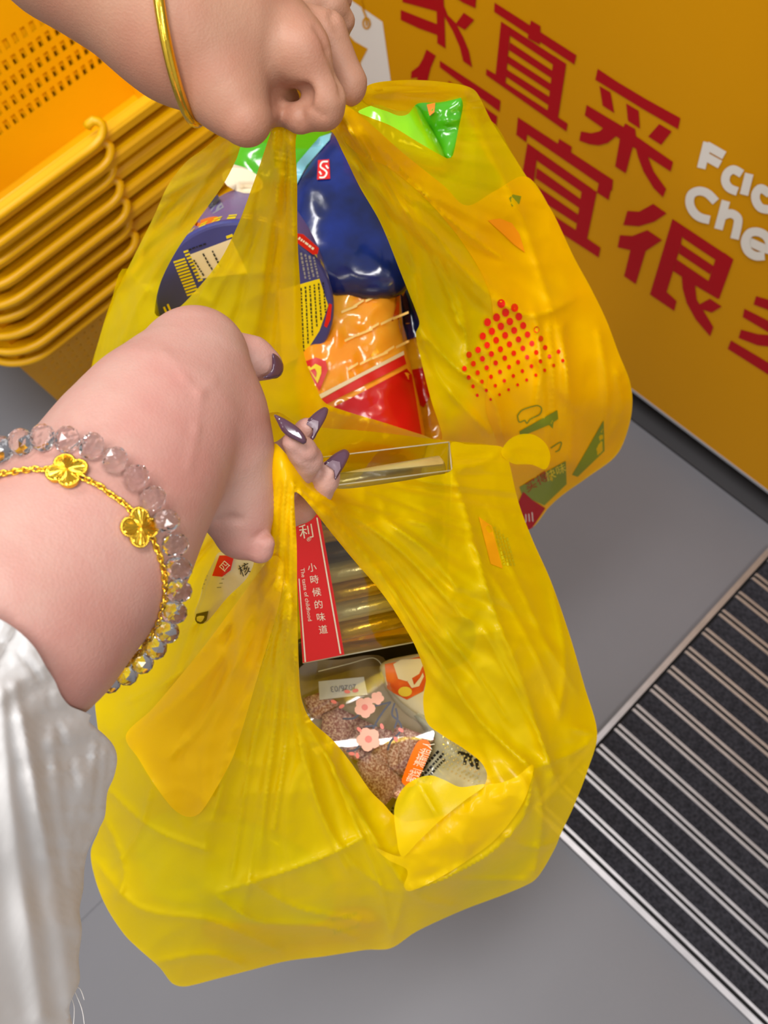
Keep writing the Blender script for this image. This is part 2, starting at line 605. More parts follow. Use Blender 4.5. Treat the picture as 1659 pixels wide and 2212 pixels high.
class Body:
    def __init__(self):
        self.pr = []

    def chain(self, pts, k=0.01, mode='add'):
        """pts: (px, py, depth, radius in picture points)"""
        w = [(P(p[0], p[1], p[2]), p[3] * p[2] / FPX) for p in pts]
        if len(w) == 1:
            w = w * 2
        for (a, ra), (b, rb) in zip(w[:-1], w[1:]):
            self.pr.append((a, b, ra, rb, k, mode))

    def eval(self, Pt):
        d = None
        for a, b, ra, rb, k, mode in self.pr:
            e = prim_d(Pt, a, b, ra, rb).astype(np.float32)
            if d is None:
                d = e
            elif mode == 'add':
                h = np.clip(.5 + .5 * (e - d) / k, 0, 1)
                d = e + (d - e) * h - k * h * (1 - h)
            else:
                h = np.clip(.5 - .5 * (d + e) / k, 0, 1)
                d = d + (-e - d) * h + k * h * (1 - h)
        return d

    def mesh(self, vox):
        lo = np.min([np.minimum(a - ra, b - rb) for a, b, ra, rb, k, m in self.pr if m == 'add'], 0) - vox * 4
        hi = np.max([np.maximum(a + ra, b + rb) for a, b, ra, rb, k, m in self.pr if m == 'add'], 0) + vox * 4
        n = np.ceil((hi - lo) / vox).astype(int) + 1
        ax = [lo[i] + vox * np.arange(n[i]) for i in range(3)]
        D = np.empty(n, np.float32)
        sl = 24
        for i in range(0, n[0], sl):
            X, Y, Z = np.meshgrid(ax[0][i:i + sl], ax[1], ax[2], indexing='ij')
            D[i:i + sl] = self.eval(np.stack([X, Y, Z], -1))
        return surface_nets(D, lo, vox)

    def hit(self, px, py, d0=0.2):
        o = CAMP
        r = C2W @ np.array([(px - CX) / FPX, (py - CY) / FPX, 1.0])
        l = np.linalg.norm(r)
        t = d0
        best = (9, t)
        for _ in range(90):
            e = float(self.eval((o + r * t)[None])[0])
            if e < best[0]:
                best = (e, t)
            if abs(e) < 1e-4:
                break
            t += e / l * .8
            if t > 1.2:
                t = best[1]
                break
        return o + r * t

    def normal(self, p):
        e = 5e-4
        q = np.array([p + np.eye(3)[i] * s * e for i in range(3) for s in (1, -1)])
        v = self.eval(q)
        n = np.array([v[0] - v[1], v[2] - v[3], v[4] - v[5]])
        return n / (np.linalg.norm(n) + 1e-12)

    def ring(self, c, nrm, start, n, off):
        """closed loop where the plane (c, nrm) cuts the body, moved outward by off"""
        nrm = nrm / np.linalg.norm(nrm)
        u = start - c
        u = u - nrm * (u @ nrm)
        u /= np.linalg.norm(u)
        v = np.cross(nrm, u)
        out = []
        for k in range(n):
            a = 2 * PI * k / n
            d = math.cos(a) * u + math.sin(a) * v
            ts = np.linspace(0.005, 0.09, 120)
            e = self.eval(c + ts[:, None] * d)
            i = int(np.argmax(e > 0))
            out.append(c + d * (ts[i] + off))
        return np.array(out)


def surface_nets(D, lo, vox):
    ins = D < 0
    n = np.array(D.shape)
    c = np.zeros(n - 1, np.int8)
    corners = [(i, j, k) for i in (0, 1) for j in (0, 1) for k in (0, 1)]
    for (i, j, k) in corners:
        c += ins[i:n[0] - 1 + i, j:n[1] - 1 + j, k:n[2] - 1 + k]
    act = (c > 0) & (c < 8)
    idx = np.argwhere(act)
    vid = -np.ones(n - 1, np.int64)
    vid[act] = np.arange(len(idx))
    acc = np.zeros((len(idx), 3))
    cnt_ = np.zeros(len(idx))
    for a in corners:
        for ax in range(3):
            if a[ax]:
                continue
            b = list(a)
            b[ax] = 1
            da = D[idx[:, 0] + a[0], idx[:, 1] + a[1], idx[:, 2] + a[2]]
            db = D[idx[:, 0] + b[0], idx[:, 1] + b[1], idx[:, 2] + b[2]]
            cr = (da < 0) != (db < 0)
            t = np.where(cr, da / np.where(cr, da - db, 1), 0)
            p = np.tile(np.array(a, float), (len(idx), 1))
            p[:, ax] += t
            acc[cr] += p[cr]
            cnt_[cr] += 1
    Vx = lo + (idx + acc / cnt_[:, None]) * vox
    F = []
    for ax in range(3):
        s0 = [slice(1, -1)] * 3
        s0[ax] = slice(0, -1)
        A = ins[tuple(s0)]
        s1 = list(s0)
        s1[ax] = slice(1, None)
        B = ins[tuple(s1)]
        e = np.argwhere(A != B)
        off = np.ones(3, int)
        off[ax] = 0
        e = e + off
        inside = ins[e[:, 0], e[:, 1], e[:, 2]]
        o1, o2 = [(1, 2), (2, 0), (0, 1)][ax]
        d1 = np.zeros(3, int)
        d1[o1] = 1
        d2 = np.zeros(3, int)
        d2[o2] = 1
        q = [e - d1 - d2, e - d2, e, e - d1]
        f = np.stack([vid[x[:, 0], x[:, 1], x[:, 2]] for x in q], 1)
        f[~inside] = f[~inside][:, ::-1]
        F.append(f)
    return Vx, np.concatenate(F)


def skin_material(name, c1, c2):
    m, N, L = NT(name)
    b = N['Principled BSDF']
    b.inputs['Roughness'].default_value = 0.5
    b.inputs['Specular IOR Level'].default_value = 0.35
    b.inputs['Subsurface Weight'].default_value = 0.22
    b.inputs['Subsurface Radius'].default_value = (0.006, 0.0022, 0.0012)
    b.inputs['Subsurface Scale'].default_value = 0.5
    tc = N.new('ShaderNodeTexCoord')
    nz = N.new('ShaderNodeTexNoise')
    nz.inputs['Scale'].default_value = 22
    nz.inputs['Detail'].default_value = 6
    nz.inputs['Roughness'].default_value = .6
    L.new(tc.outputs['Object'], nz.inputs['Vector'])
    r = N.new('ShaderNodeValToRGB')
    r.color_ramp.elements[0].position = .36
    r.color_ramp.elements[1].position = .66
    r.color_ramp.elements[0].color = (*c1, 1)
    r.color_ramp.elements[1].color = (*c2, 1)
    L.new(nz.outputs['Fac'], r.inputs['Fac'])
    L.new(r.outputs['Color'], b.inputs['Base Color'])
    vo = N.new('ShaderNodeTexVoronoi')
    vo.inputs['Scale'].default_value = 900
    L.new(tc.outputs['Object'], vo.inputs['Vector'])
    wv = N.new('ShaderNodeTexNoise')
    wv.inputs['Scale'].default_value = 220
    wv.inputs['Detail'].default_value = 6
    L.new(tc.outputs['Object'], wv.inputs['Vector'])
    mx = N.new('ShaderNodeMath')
    mx.operation = 'ADD'
    L.new(vo.outputs['Distance'], mx.inputs[0])
    L.new(wv.outputs['Fac'], mx.inputs[1])
    bp = N.new('ShaderNodeBump')
    bp.inputs['Strength'].default_value = .22
    bp.inputs['Distance'].default_value = .0004
    L.new(mx.outputs[0], bp.inputs['Height'])
    L.new(bp.outputs['Normal'], b.inputs['Normal'])
    return m


m_skin1 = skin_material('skin_fair', srgb(188, 147, 134), srgb(184, 130, 119))
m_skin2 = skin_material('skin_warm', srgb(172, 128, 104), srgb(168, 116, 94))

# ---- front arm: forearm from the lower left, palm turned up, fingers hooked through the bag handles
arm1 = Body()
arm1.chain([(-260, 1640, .355, 226), (40, 1330, .365, 222), (196, 1150, .385, 205), (305, 975, .402, 170), (365, 885, .412, 146)], k=.02)
arm1.chain([(365, 885, .412, 146), (418, 800, .425, 108), (424, 766, .430, 98)], k=.014)
arm1.chain([(395, 880, .42, 122), (464, 915, .428, 100), (484, 1000, .433, 92), (510, 1085, .438, 68), (525, 1155, .440, 54)], k=.013)
arm1.chain([(440, 760, .440, 72), (510, 772, .452, 50), (548, 776, .452, 45), (580, 788, .452, 31)], k=.004)     # thumb
arm1.chain([(470, 905, .44, 60), (520, 1040, .462, 42), (600, 1052, .453, 35), (648, 1014, .443, 33), (663, 993, .435, 32), (652, 974, .428, 30), (632, 955, .422, 23)], k=.003)  # index
arm1.chain([(500, 960, .455, 50), (590, 1000, .475, 34), (640, 958, .468, 28), (660, 930, .458, 24), (664, 922, .455, 20)], k=.002)         # middle
arm1.chain([(510, 1060, .45, 50), (590, 1120, .466, 38), (650, 1095, .464, 34), (686, 1060, .457, 33), (702, 1034, .451, 31), (710, 1020, .448, 25)], k=.002)         # ring
arm1.chain([(525, 1155, .440, 54), (562, 1188, .437, 26), (574, 1172, .434, 20)], k=.003)    # little finger folded in


def groove(body, path, r, k=.002, lift=0.0):
    pts = [body.hit(*p) for p in path]
    pts = [p + body.normal(p) * lift for p in pts]
    for a, b in zip(pts[:-1], pts[1:]):
        body.pr.append((a, b, r, r, k, 'sub'))


groove(arm1, [(552, 1160), (566, 1155), (582, 1153)], .0007)
groove(arm1, [(476, 1128), (500, 1122), (520, 1124)], .0003, .004)
groove(arm1, [(640, 985), (662, 1000), (682, 996)], .0003, .002)
# veins and tendons under the skin
for line in ([(355, 760), (400, 815), (432, 850), (425, 930)], [(432, 850), (465, 815)], [(425, 930), (408, 1010)]):
    pts = [arm1.hit(a, b) for a, b in line]
    pts = [p - arm1.normal(p) * .0021 for p in pts]
    for a, b in zip(pts[:-1], pts[1:]):
        arm1.pr.append((a, b, .0012, .0012, .0027, 'add'))
V1_, F1_ = arm1.mesh(.0015)
per1 = empty('person', tuple(P(196, 1150, .385)), 'bare forearm in a white ruffled cotton sleeve, wearing bracelets, hooking the front bag', 'person')
body1 = mesh_obj('arm', V1_, F1_, m_skin1, per1)

# ---- rear arm from the upper left, back of the hand up, fist closed round the straps
arm2 = Body()
arm2.chain([(-60, -330, .43, 175), (150, -140, .43, 162), (300, -30, .43, 143), (395, 62, .432, 136)], k=.02)
arm2.chain([(395, 62, .432, 136), (520, 75, .442, 120), (590, 85, .448, 88)], k=.018)
arm2.chain([(420, 110, .43, 92), (495, 212, .43, 62), (534, 265, .428, 45)], k=.014)           # thumb root
arm2.chain([(534, 265, .428, 45), (575, 235, .447, 36), (620, 215, .462, 28)], k=.004)
arm2.chain([(560, 100, .446, 80), (640, 104, .436, 58), (652, 112, .433, 52)], k=.010)
arm2.chain([(652, 112, .433, 52), (702, 215, .440, 40), (700, 238, .443, 40)], k=.005)         # first finger
arm2.chain([(698, 240, .443, 40), (648, 255, .446, 31), (608, 246, .450, 25)], k=.0025)
arm2.chain([(640, 60, .456, 56), (702, 70, .455, 45), (754, 178, .462, 36), (753, 192, .463, 35)], k=.003)
arm2.chain([(752, 190, .463, 35), (700, 222, .478, 28)], k=.002)
arm2.chain([(650, 10, .468, 52), (712, 15, .470, 38), (740, 44, .476, 25)], k=.003)
arm2.chain([(740, 44, .476, 25), (728, 85, .488, 22)], k=.002)
arm2.chain([(640, -45, .475, 55), (715, -34, .484, 36), (737, 0, .492, 24)], k=.003)
arm2.chain([(604, 216, .436, 7), (632, 204, .434, 11), (660, 202, .434, 12), (664, 214, .436, 8)], k=.005, mode='sub')
groove(arm2, [(648, 226), (652, 250), (653, 276)], .0006)
groove(arm2, [(672, 232), (690, 246), (708, 252)], .0002, .002)
groove(arm2, [(684, 62), (708, 110), (728, 165), (738, 205)], .0008, .003)
groove(arm2, [(700, 12), (718, 40), (730, 66)], .0006, .003)
groove(arm2, [(590, 236), (606, 222), (640, 196), (668, 188)], .0006, .004)
V2_, F2_ = arm2.mesh(.0016)
per2 = empty('person', tuple(P(395, 62, .432)), 'bare arm with a gold bangle, fist closed round the straps of the rear bag', 'person')
body2 = mesh_obj('arm', V2_, F2_, m_skin2, per2)

# ------------------------------------------------------------------ sheet and packet tools
def inside(poly, pts):
    poly = np.asarray(poly, float)
    x, y = pts[:, 0], pts[:, 1]
    r = np.zeros(len(pts), bool)
    n = len(poly)
    for i in range(n):
        x1, y1 = poly[i]
        x2, y2 = poly[(i + 1) % n]
        if y1 == y2:
            continue
        c = ((y1 > y) != (y2 > y)) & (x < (x2 - x1) * (y - y1) / (y2 - y1) + x1)
        r ^= c
    return r


def dist_line(pts, line, closed=False):
    line = np.asarray(line, float)
    best = np.full(len(pts), 1e9)
    m = len(line)
    for i in range(m if closed else m - 1):
        a, b = line[i], line[(i + 1) % m]
        ab = b - a
        t = np.clip(((pts - a) @ ab) / (ab @ ab + 1e-9), 0, 1)
        q = pts - a - t[:, None] * ab
        best = np.minimum(best, np.sqrt((q * q).sum(1)))
    return best


class Depth:
    """smooth distance field through control points (x, y, distance)"""

    def __init__(self, ctrl, smooth=0.0):
        c = np.asarray(ctrl, float)
        self.p = c[:, :2] / 1000
        n = len(c)
        K = self.k(self.p, self.p) + np.eye(n) * smooth
        Q = np.c_[np.ones(n), self.p]
        A = np.block([[K, Q], [Q.T, np.zeros((3, 3))]])
        s = np.linalg.solve(A, np.r_[c[:, 2], np.zeros(3)])
        self.w, self.a = s[:n], s[n:]
        self.extra = []

    def k(self, a, b):
        r2 = ((a[:, None] - b[None])**2).sum(-1)
        return r2 * np.log(r2 + 1e-9) * .5

    def base(self, pts):
        p = np.asarray(pts, float) / 1000
        return self.k(p, self.p) @ self.w + self.a[0] + p @ self.a[1:]

    def __call__(self, pts):
        pts = np.asarray(pts, float)
        d = self.base(pts)
        for f in self.extra:
            d = d + f(pts)
        return d


def vnoise1(x, seed):
    r = np.random.RandomState(seed).rand(512) * 2 - 1
    i = np.floor(x).astype(int)
    t = x - i
    t = t * t * (3 - 2 * t)
    return r[i % 512] * (1 - t) + r[(i + 1) % 512] * t


def vnoise2(p, seed):
    r = np.random.RandomState(seed).rand(64, 64) * 2 - 1
    i = np.floor(p).astype(int)
    t = p - i
    t = t * t * (3 - 2 * t)
    g = lambda a, b: r[(i[:, 0] + a) % 64, (i[:, 1] + b) % 64]
    return (g(0, 0) * (1 - t[:, 0]) + g(1, 0) * t[:, 0]) * (1 - t[:, 1]) + (g(0, 1) * (1 - t[:, 0]) + g(1, 1) * t[:, 0]) * t[:, 1]


def pleats(G, freq, amp, r0, r1, seed, a0=None, a1=None):
    """folds that radiate from a gathered point"""
    G = np.asarray(G, float)

    def f(p):
        v = p - G
        r = np.sqrt((v * v).sum(1))
        th = np.arctan2(v[:, 1], v[:, 0])
        warp = .06 * vnoise2(p / 160.0, seed + 5)
        s = vnoise1((th + warp) * freq + 100, seed) + (.5 * vnoise1((th + warp) * freq * 2.3 + 50, seed + 1) * np.clip((r - 22 * freq) / 100, 0, 1))
        s = np.sign(s) * np.abs(s)**.8
        w = np.clip((r - 7 * freq) / r0, 0, 1) * np.exp(-(np.maximum(r - r0, 0) / r1)**1.3)
        if a0 is not None:
            w = w * np.clip((th - a0) / .15, 0, 1) * np.clip((a1 - th) / .15, 0, 1)
        return amp * w * s
    return f


def crease(line, w, h, smooth=True):
    """ridge (h>0 stands towards the viewer) with a sharp back along a line"""
    L = spline(line, 20, closed=False) if smooth and len(line) > 2 else np.asarray(line, float)
    def f(p):
        d = dist_line(p, L)
        # fade at both ends
        e = np.minimum(np.sqrt(((p - L[0])**2).sum(1)), np.sqrt(((p - L[-1])**2).sum(1)))
        return -h * np.exp(-d / w) * np.clip(.35 + e / (w * 3), 0, 1)
    return f


def fold(line, w, h):
    L = spline(line, 20, closed=False)

    def f(p):
        d = dist_line(p, L)
        return -h * np.exp(-(d / w)**2)
    return f


def crumple(scale, amp, seed):
    def f(p):
        q = p / scale
        q = q + .5 * np.c_[vnoise2(q * .7, seed + 3), vnoise2(q * .7, seed + 4)]
        a = 1 - np.abs(vnoise2(q, seed)) * 2
        b = 1 - np.abs(vnoise2(q * 2.1 + 7, seed + 1)) * 2
        return -amp * (a + .5 * b)
    return f


def triangulate(outline, holes, step, lin=False):
    O = spline(outline, step, linear=lin)
    H = [spline(h, step, linear=lin) for h in holes]
    lo, hi = O.min(0), O.max(0)
    xs = np.arange(lo[0], hi[0], step)
    ys = np.arange(lo[1], hi[1], step * .87)
    g = np.array([(x + (step / 2 if j % 2 else 0), y) for j, y in enumerate(ys) for x in xs])
    if len(g):
        g = g[inside(O, g)]
        for h in H:
            g = g[~inside(h, g)]
        if len(g):
            g = g[dist_line(g, O, True) > step * .55]
        for h in H:
            g = g[dist_line(g, h, True) > step * .55]
    pts = [O] + H
    E = []
    n = 0
    for q in pts:
        E += [(n + i, n + (i + 1) % len(q)) for i in range(len(q))]
        n += len(q)
    allp = np.concatenate(pts + ([g] if len(g) else []))
    v, e, f, _, _, _ = delaunay_2d_cdt([Vector(p) for p in allp], E, [], 1, 1e-3)
    v = np.array([(a.x, a.y) for a in v])
    f = np.array([list(t) for t in f if len(t) == 3])
    c = v[f].mean(1)
    ok = inside(O, c)
    for h in H:
        ok &= ~inside(h, c)
    return v, f[ok], O


def sheet(name, outline, depth, material, parent, holes=(), step=9, off=0.0, lin=False, ply=None):
    v, f, O = triangulate(outline, holes, step, lin)
    o = mesh_obj(name, PP(v, depth(v) + off), f[:, ::-1], material, parent)
    at = o.data.attributes.new('ply', 'FLOAT', 'POINT')
    at.data.foreach_set('value', ply(v) if ply is not None else np.zeros(len(v)))
    return o


def pack(name, outline, dctrl, bulge, material, parent=None, step=9, edge=60.0, wrinkle=0.0, lin=False, seed=1, backk=1.0):
    """closed pillow-shaped packet; returns object and its front distance function"""
    D = Depth(dctrl)
    v, f, O = triangulate(outline, (), step, lin)

    def t_of(p):
        t = np.clip(dist_line(p, O, True) / edge, 0, 1)
        return np.sqrt(1 - (1 - t)**2)
    wr = crumple(70, wrinkle, seed) if wrinkle else None

    def front(p):
        p = np.asarray(p, float)
        t = t_of(p)
        return D(p) - bulge * t + (wr(p) * t if wr else 0)

    def proud(p):
        return front(p) - .0009
    t = t_of(v)
    A = PP(v, front(v))
    B = PP(v, D(v) + bulge * backk * t + .0008)
    n = len(v)
    F = [tuple(x[::-1]) for x in f] + [tuple(x + n) for x in f]
    ed = {}
    for a in f:
        for i in range(3):
            k = (a[i], a[(i + 1) % 3])
            if (k[1], k[0]) in ed:
                del ed[(k[1], k[0])]
            else:
                ed[k] = 1
    F += [(a, b, b + n, a + n) for a, b in ed]
    o = mesh_obj(name, np.r_[A, B], F, material, parent)
    return o, proud


def decal(name, polys, front, material, parent, off=0.0006, step=14, lin=True):
    V, F = [], []
    n = 0
    if 1 < len(polys) <= 3:
        for k, poly in enumerate(polys):
            o = decal(name, [poly], front, material, parent, off + k * 1.5e-6, step, lin)
        return o
    for k, poly in enumerate(polys):
        v, f, O = triangulate(poly, (), step, lin)
        V.append(PP(v, front(v) - off - k * 1.5e-6))
        F += [tuple(x[::-1] + n) for x in f]
        n += len(v)
    o = mesh_obj(name, np.concatenate(V), F, material, parent)
    if len(polys) > 3:
        o['kind'] = 'stuff'
    return o


def circle_px(cx, cy, rx, ry=None, n=14, rot=0.0):
    ry = ry or rx
    a = np.linspace(0, 2 * PI, n, endpoint=False)
    c, s = math.cos(rot), math.sin(rot)
    return [(cx + rx * math.cos(t) * c - ry * math.sin(t) * s, cy + rx * math.cos(t) * s + ry * math.sin(t) * c) for t in a]


def text_shape(body, bold=0.0):
    cu = bpy.data.curves.new('text_tmp', 'FONT')
    cu.body = body
    cu.size = 1.0
    cu.offset = bold
    cu.resolution_u = 2
    ob = bpy.data.objects.new('text_tmp', cu)
    COL.objects.link(ob)
    dg = bpy.context.evaluated_depsgraph_get()
    dg.update()
    me = bpy.data.meshes.new_from_object(ob.evaluated_get(dg))
    v = np.array([tuple(x.co) for x in me.vertices]) if len(me.vertices) else np.zeros((0, 3))
    f = [tuple(p.vertices) for p in me.polygons]
    bpy.data.objects.remove(ob, do_unlink=True)
    bpy.data.curves.remove(cu)
    bpy.data.meshes.remove(me)
    return v, f


def text_decal(name, body, org, xd, yd, front, material, parent, off=0.0009, bold=0.0):
    """printed words: org = picture point of the first baseline corner, xd/yd = picture vectors of one em"""
    v, f = text_shape(body, bold)
    if len(v) == 0:
        return None
    p = np.array(org)[None] + v[:, :1] * np.array(xd)[None] + v[:, 1:2] * np.array(yd)[None]
    w = PP(p, front(p) - off)
    nrm = xd[0] * yd[1] - xd[1] * yd[0]
    if nrm > 0:
        f = [t[::-1] for t in f]
    return mesh_obj(name, w, f, material, parent, smooth=False)


# ------------------------------------------------------------------ bag film
def film_material(name, thin, thick, clear=0.36):
    m, N, L = NT(name)
    N.remove(N['Principled BSDF'])
    out = N['Material Output']
    at = N.new('ShaderNodeAttribute')
    at.attribute_name = 'ply'
    tc = N.new('ShaderNodeTexCoord')
    cm = N.new('ShaderNodeMix')
    cm.data_type = 'RGBA'
    cm.inputs['A'].default_value = (*thin, 1)
    cm.inputs['B'].default_value = (*thick, 1)
    L.new(at.outputs['Fac'], cm.inputs['Factor'])
    nz = N.new('ShaderNodeTexNoise')
    nz.inputs['Scale'].default_value = 45
    nz.inputs['Detail'].default_value = 5
    nz.inputs['Roughness'].default_value = .6
    L.new(tc.outputs['Object'], nz.inputs['Vector'])
    bp = N.new('ShaderNodeBump')
    bp.inputs['Strength'].default_value = .11
    bp.inputs['Distance'].default_value = .004
    L.new(nz.outputs['Fac'], bp.inputs['Height'])
    df = N.new('ShaderNodeBsdfDiffuse')
    tl = N.new('ShaderNodeBsdfTranslucent')
    tr = N.new('ShaderNodeBsdfTransparent')
    gl = N.new('ShaderNodeBsdfGlossy')
    gl.inputs['Roughness'].default_value = .28
    gl.inputs['Color'].default_value = (1, 1, 1, 1)
    for s in (df, tl):
        L.new(cm.outputs['Result'], s.inputs['Color'])
    for s in (df, tl, gl):
        L.new(bp.outputs['Normal'], s.inputs['Normal'])
    tint = N.new('ShaderNodeMix')
    tint.data_type = 'RGBA'
    tint.inputs['A'].default_value = (0.98, 0.78, 0.02, 1)
    tint.inputs['B'].default_value = (0.97, 0.62, 0.01, 1)
    L.new(at.outputs['Fac'], tint.inputs['Factor'])
    L.new(tint.outputs['Result'], tr.inputs['Color'])
    m1 = N.new('ShaderNodeMixShader')
    m1.inputs[0].default_value = .36
    L.new(df.outputs[0], m1.inputs[1])
    L.new(tl.outputs[0], m1.inputs[2])
    fac = N.new('ShaderNodeMapRange')
    fac.inputs['To Min'].default_value = clear
    fac.inputs['To Max'].default_value = clear * .1
    L.new(at.outputs['Fac'], fac.inputs['Value'])
    m2 = N.new('ShaderNodeMixShader')
    L.new(fac.outputs[0], m2.inputs[0])
    L.new(m1.outputs[0], m2.inputs[1])
    L.new(tr.outputs[0], m2.inputs[2])
    fr = N.new('ShaderNodeFresnel')
    fr.inputs['IOR'].default_value = 1.45
    L.new(bp.outputs['Normal'], fr.inputs['Normal'])
    fm = N.new('ShaderNodeMath')
    fm.operation = 'MULTIPLY'
    fm.inputs[1].default_value = .4
    L.new(fr.outputs[0], fm.inputs[0])
    m3 = N.new('ShaderNodeMixShader')
    L.new(fm.outputs[0], m3.inputs[0])
    L.new(m2.outputs[0], m3.inputs[1])
    L.new(gl.outputs[0], m3.inputs[2])
    L.new(m3.outputs[0], out.inputs['Surface'])
    return m


m_film = film_material('bag_film', srgb(255, 230, 0), srgb(255, 204, 0))

# ------------------------------------------------------------------ front bag
GF = (612, 1010)
F_D = Depth([(600, 985, .432), (640, 1035, .432), (600, 1100, .434), (632, 1100, .434), (600, 1200, .45), (640, 1210, .45), (610, 1300, .475), (640, 1420, .52), (560, 1500, .545),
             (470, 1500, .56), (520, 1800, .63), (500, 2000, .70), (400, 2120, .79), (640, 2070, .79), (840, 2050, .81), (740, 1950, .70), (250, 1950, .74), (195, 1840, .76),
             (205, 1500, .68), (300, 1700, .645), (260, 1390, .64), (440, 1110, .575), (430, 1330, .56), (545, 1215, .49), (700, 1090, .46), (745, 1160, .49), (830, 1290, .55),
             (915, 1440, .60), (900, 1150, .55), (1000, 1250, .585), (740, 1052, .50), (972, 1000, .60), (1085, 968, .66), (1120, 1085, .68), (1190, 1250, .70), (1260, 1480, .72),
             (1290, 1585, .735), (1100, 1300, .62), (1150, 1450, .635), (1000, 1450, .61), (1050, 1650, .66), (1110, 1720, .655), (1210, 1800, .75), (1150, 1900, .78), (1000, 1850, .675),
             (950, 1900, .69), (850, 1765, .655), (750, 1660, .63), (660, 1540, .585), (900, 2005, .77), (760, 1850, .655), (650, 1700, .61), (1000, 1965, .79)], smooth=2e-5)
F_D.extra = [pleats(GF, 13, .0110, 190, 520, 11), pleats(GF, 30, .0036, 120, 300, 23),
             crumple(150, .0035, 5), crumple(60, .0006, 8)]
for l, w, h in (
    ([(620, 1250), (560, 1450), (500, 1640), (450, 1800)], 14, .006), ([(600, 1250), (480, 1420), (330, 1560), (250, 1600)], 16, .006),
    ([(630, 1300), (600, 1500), (560, 1750), (530, 1950)], 12, .005), ([(640, 1400), (640, 1560), (690, 1750), (760, 1900)], 14, .007),
    ([(660, 1560), (720, 1660), (790, 1780), (830, 1850)], 12, .008), ([(690, 1090), (800, 1210), (930, 1400), (1040, 1560), (1150, 1660)], 14, .010),
    ([(700, 1075), (850, 1180), (1000, 1330), (1040, 1350)], 16, .008), ([(975, 1010), (1010, 1120), (1060, 1300), (1130, 1480), (1200, 1700)], 14, .008),
    ([(1085, 975), (1040, 1000), (980, 1010)], 10, .006), ([(760, 1055), (860, 1090), (960, 1130)], 14, .004),
    ([(1150, 1660), (1130, 1760), (1060, 1840), (950, 1900), (870, 1925)], 12, .012), ([(1150, 1660), (1170, 1760), (1150, 1900)], 10, .008),
    ([(1040, 1350), (1150, 1560), (1210, 1700)], 12, .006), ([(1230, 1570), (1285, 1585)], 9, .006), ([(1190, 1260), (1220, 1420), (1205, 1560)], 14, .006),
    ([(870, 1925), (860, 1980), (840, 2045)], 14, .008), ([(800, 1800), (700, 1850), (560, 1900), (460, 1930)], 14, .007),
    ([(460, 1930), (560, 1990), (700, 2000), (780, 2030)], 12, .007), ([(200, 1850), (300, 1960), (460, 1990), (620, 2060)], 14, .006),
    ([(225, 1760), (270, 1880), (250, 1950)], 10, .006), ([(330, 2080), (450, 2060), (540, 2090)], 12, .007),
    ([(830, 1850), (900, 1935), (1000, 1960)], 12, .006), ([(1150, 1660), (1250, 1620), (1288, 1585)], 12, .006),
    ([(606, 1240), (540, 1380), (440, 1560), (360, 1640)], 7, .0045), ([(612, 1260), (570, 1420), (510, 1560), (470, 1700)], 6, .0045), ([(622, 1280), (590, 1440), (545, 1620), (500, 1900)], 7, .0045),
    ([(628, 1280), (614, 1440), (585, 1640), (560, 1840)], 6, .004), ([(634, 1300), (628, 1440), (615, 1620), (590, 1800)], 6, .0045), ([(596, 1230), (500, 1340), (380, 1460), (270, 1520)], 7, .0045),
    ([(585, 1220), (470, 1310), (350, 1400), (262, 1440)], 8, .004), ([(690, 1070), (820, 1110), (960, 1140), (1010, 1150)], 8, .004), ([(720, 1100), (860, 1230), (990, 1400), (1100, 1560)], 7, .005),
    ([(1010, 1160), (1090, 1290), (1160, 1420), (1210, 1540)], 7, .004), ([(1040, 1110), (1110, 1240), (1180, 1390), (1250, 1500)], 7, .004), ([(700, 1620), (760, 1760), (820, 1900), (845, 2030)], 9, .006),
    ([(660, 1600), (690, 1740), (760, 1860), (850, 1930)], 7, .004), ([(230, 1700), (330, 1790), (460, 1840)], 8, .004), ([(330, 1690), (300, 1800), (240, 1880)], 8, .004), ([(540, 1900), (640, 1960), (790, 1990)], 8, .005),
    ([(1080, 1800), (1150, 1830), (1200, 1820)], 8, .005), ([(950, 1900), (1050, 1900), (1150, 1900)], 8, .005),
    ([(270, 1590), (330, 1690), (390, 1760)], 9, .003), ([(1000, 1290), (930, 1200), (840, 1130)], 12, .006)):
    F_D.extra.append(crease(l, w, h * 1.35))
for i, (x0, x1) in enumerate(((588, 560), (597, 578), (606, 592), (616, 604), (624, 616), (633, 628), (640, 638))):
    F_D.extra.append(crease([(x0, 1040), (x0 * .5 + x1 * .5 - 1, 1130), (x1, 1260)], 3.6, .0022 * (1 if i % 2 else -1)))
for i, (p, q, r) in enumerate((((640, 1046), (700, 1095), (780, 1180)), ((650, 1042), (715, 1090), (800, 1165)), ((662, 1044), (730, 1085), (830, 1150)), ((638, 1054), (690, 1104), (760, 1200)))):
    F_D.extra.append(crease([p, q, r], 4, .002 * (1 if i % 2 else -1)))
f_out = [(583, 962), (596, 958), (622, 985), (648, 1016), (690, 1044), (740, 1056), (850, 1042), (930, 1028), (976, 1014), (974, 958), (1010, 960), (1060, 962), (1088, 968),
         (1100, 1000), (1120, 1085), (1150, 1165), (1190, 1255), (1230, 1370), (1262, 1480), (1290, 1583), (1270, 1662), (1240, 1740), (1212, 1800), (1200, 1830), (1172, 1880), (1150, 1905),
         (1090, 1932), (1000, 1966), (900, 2012), (845, 2048), (790, 2052), (700, 2066), (620, 2076), (540, 2096), (470, 2114), (400, 2131), (372, 2124), (345, 2090), (300, 2050), (268, 2018),
         (230, 1960), (206, 1900), (196, 1840), (214, 1790), (226, 1700), (222, 1640), (210, 1565), (206, 1500), (228, 1450), (262, 1390), (305, 1325), (372, 1235), (430, 1140), (470, 1090), (560, 1010)]
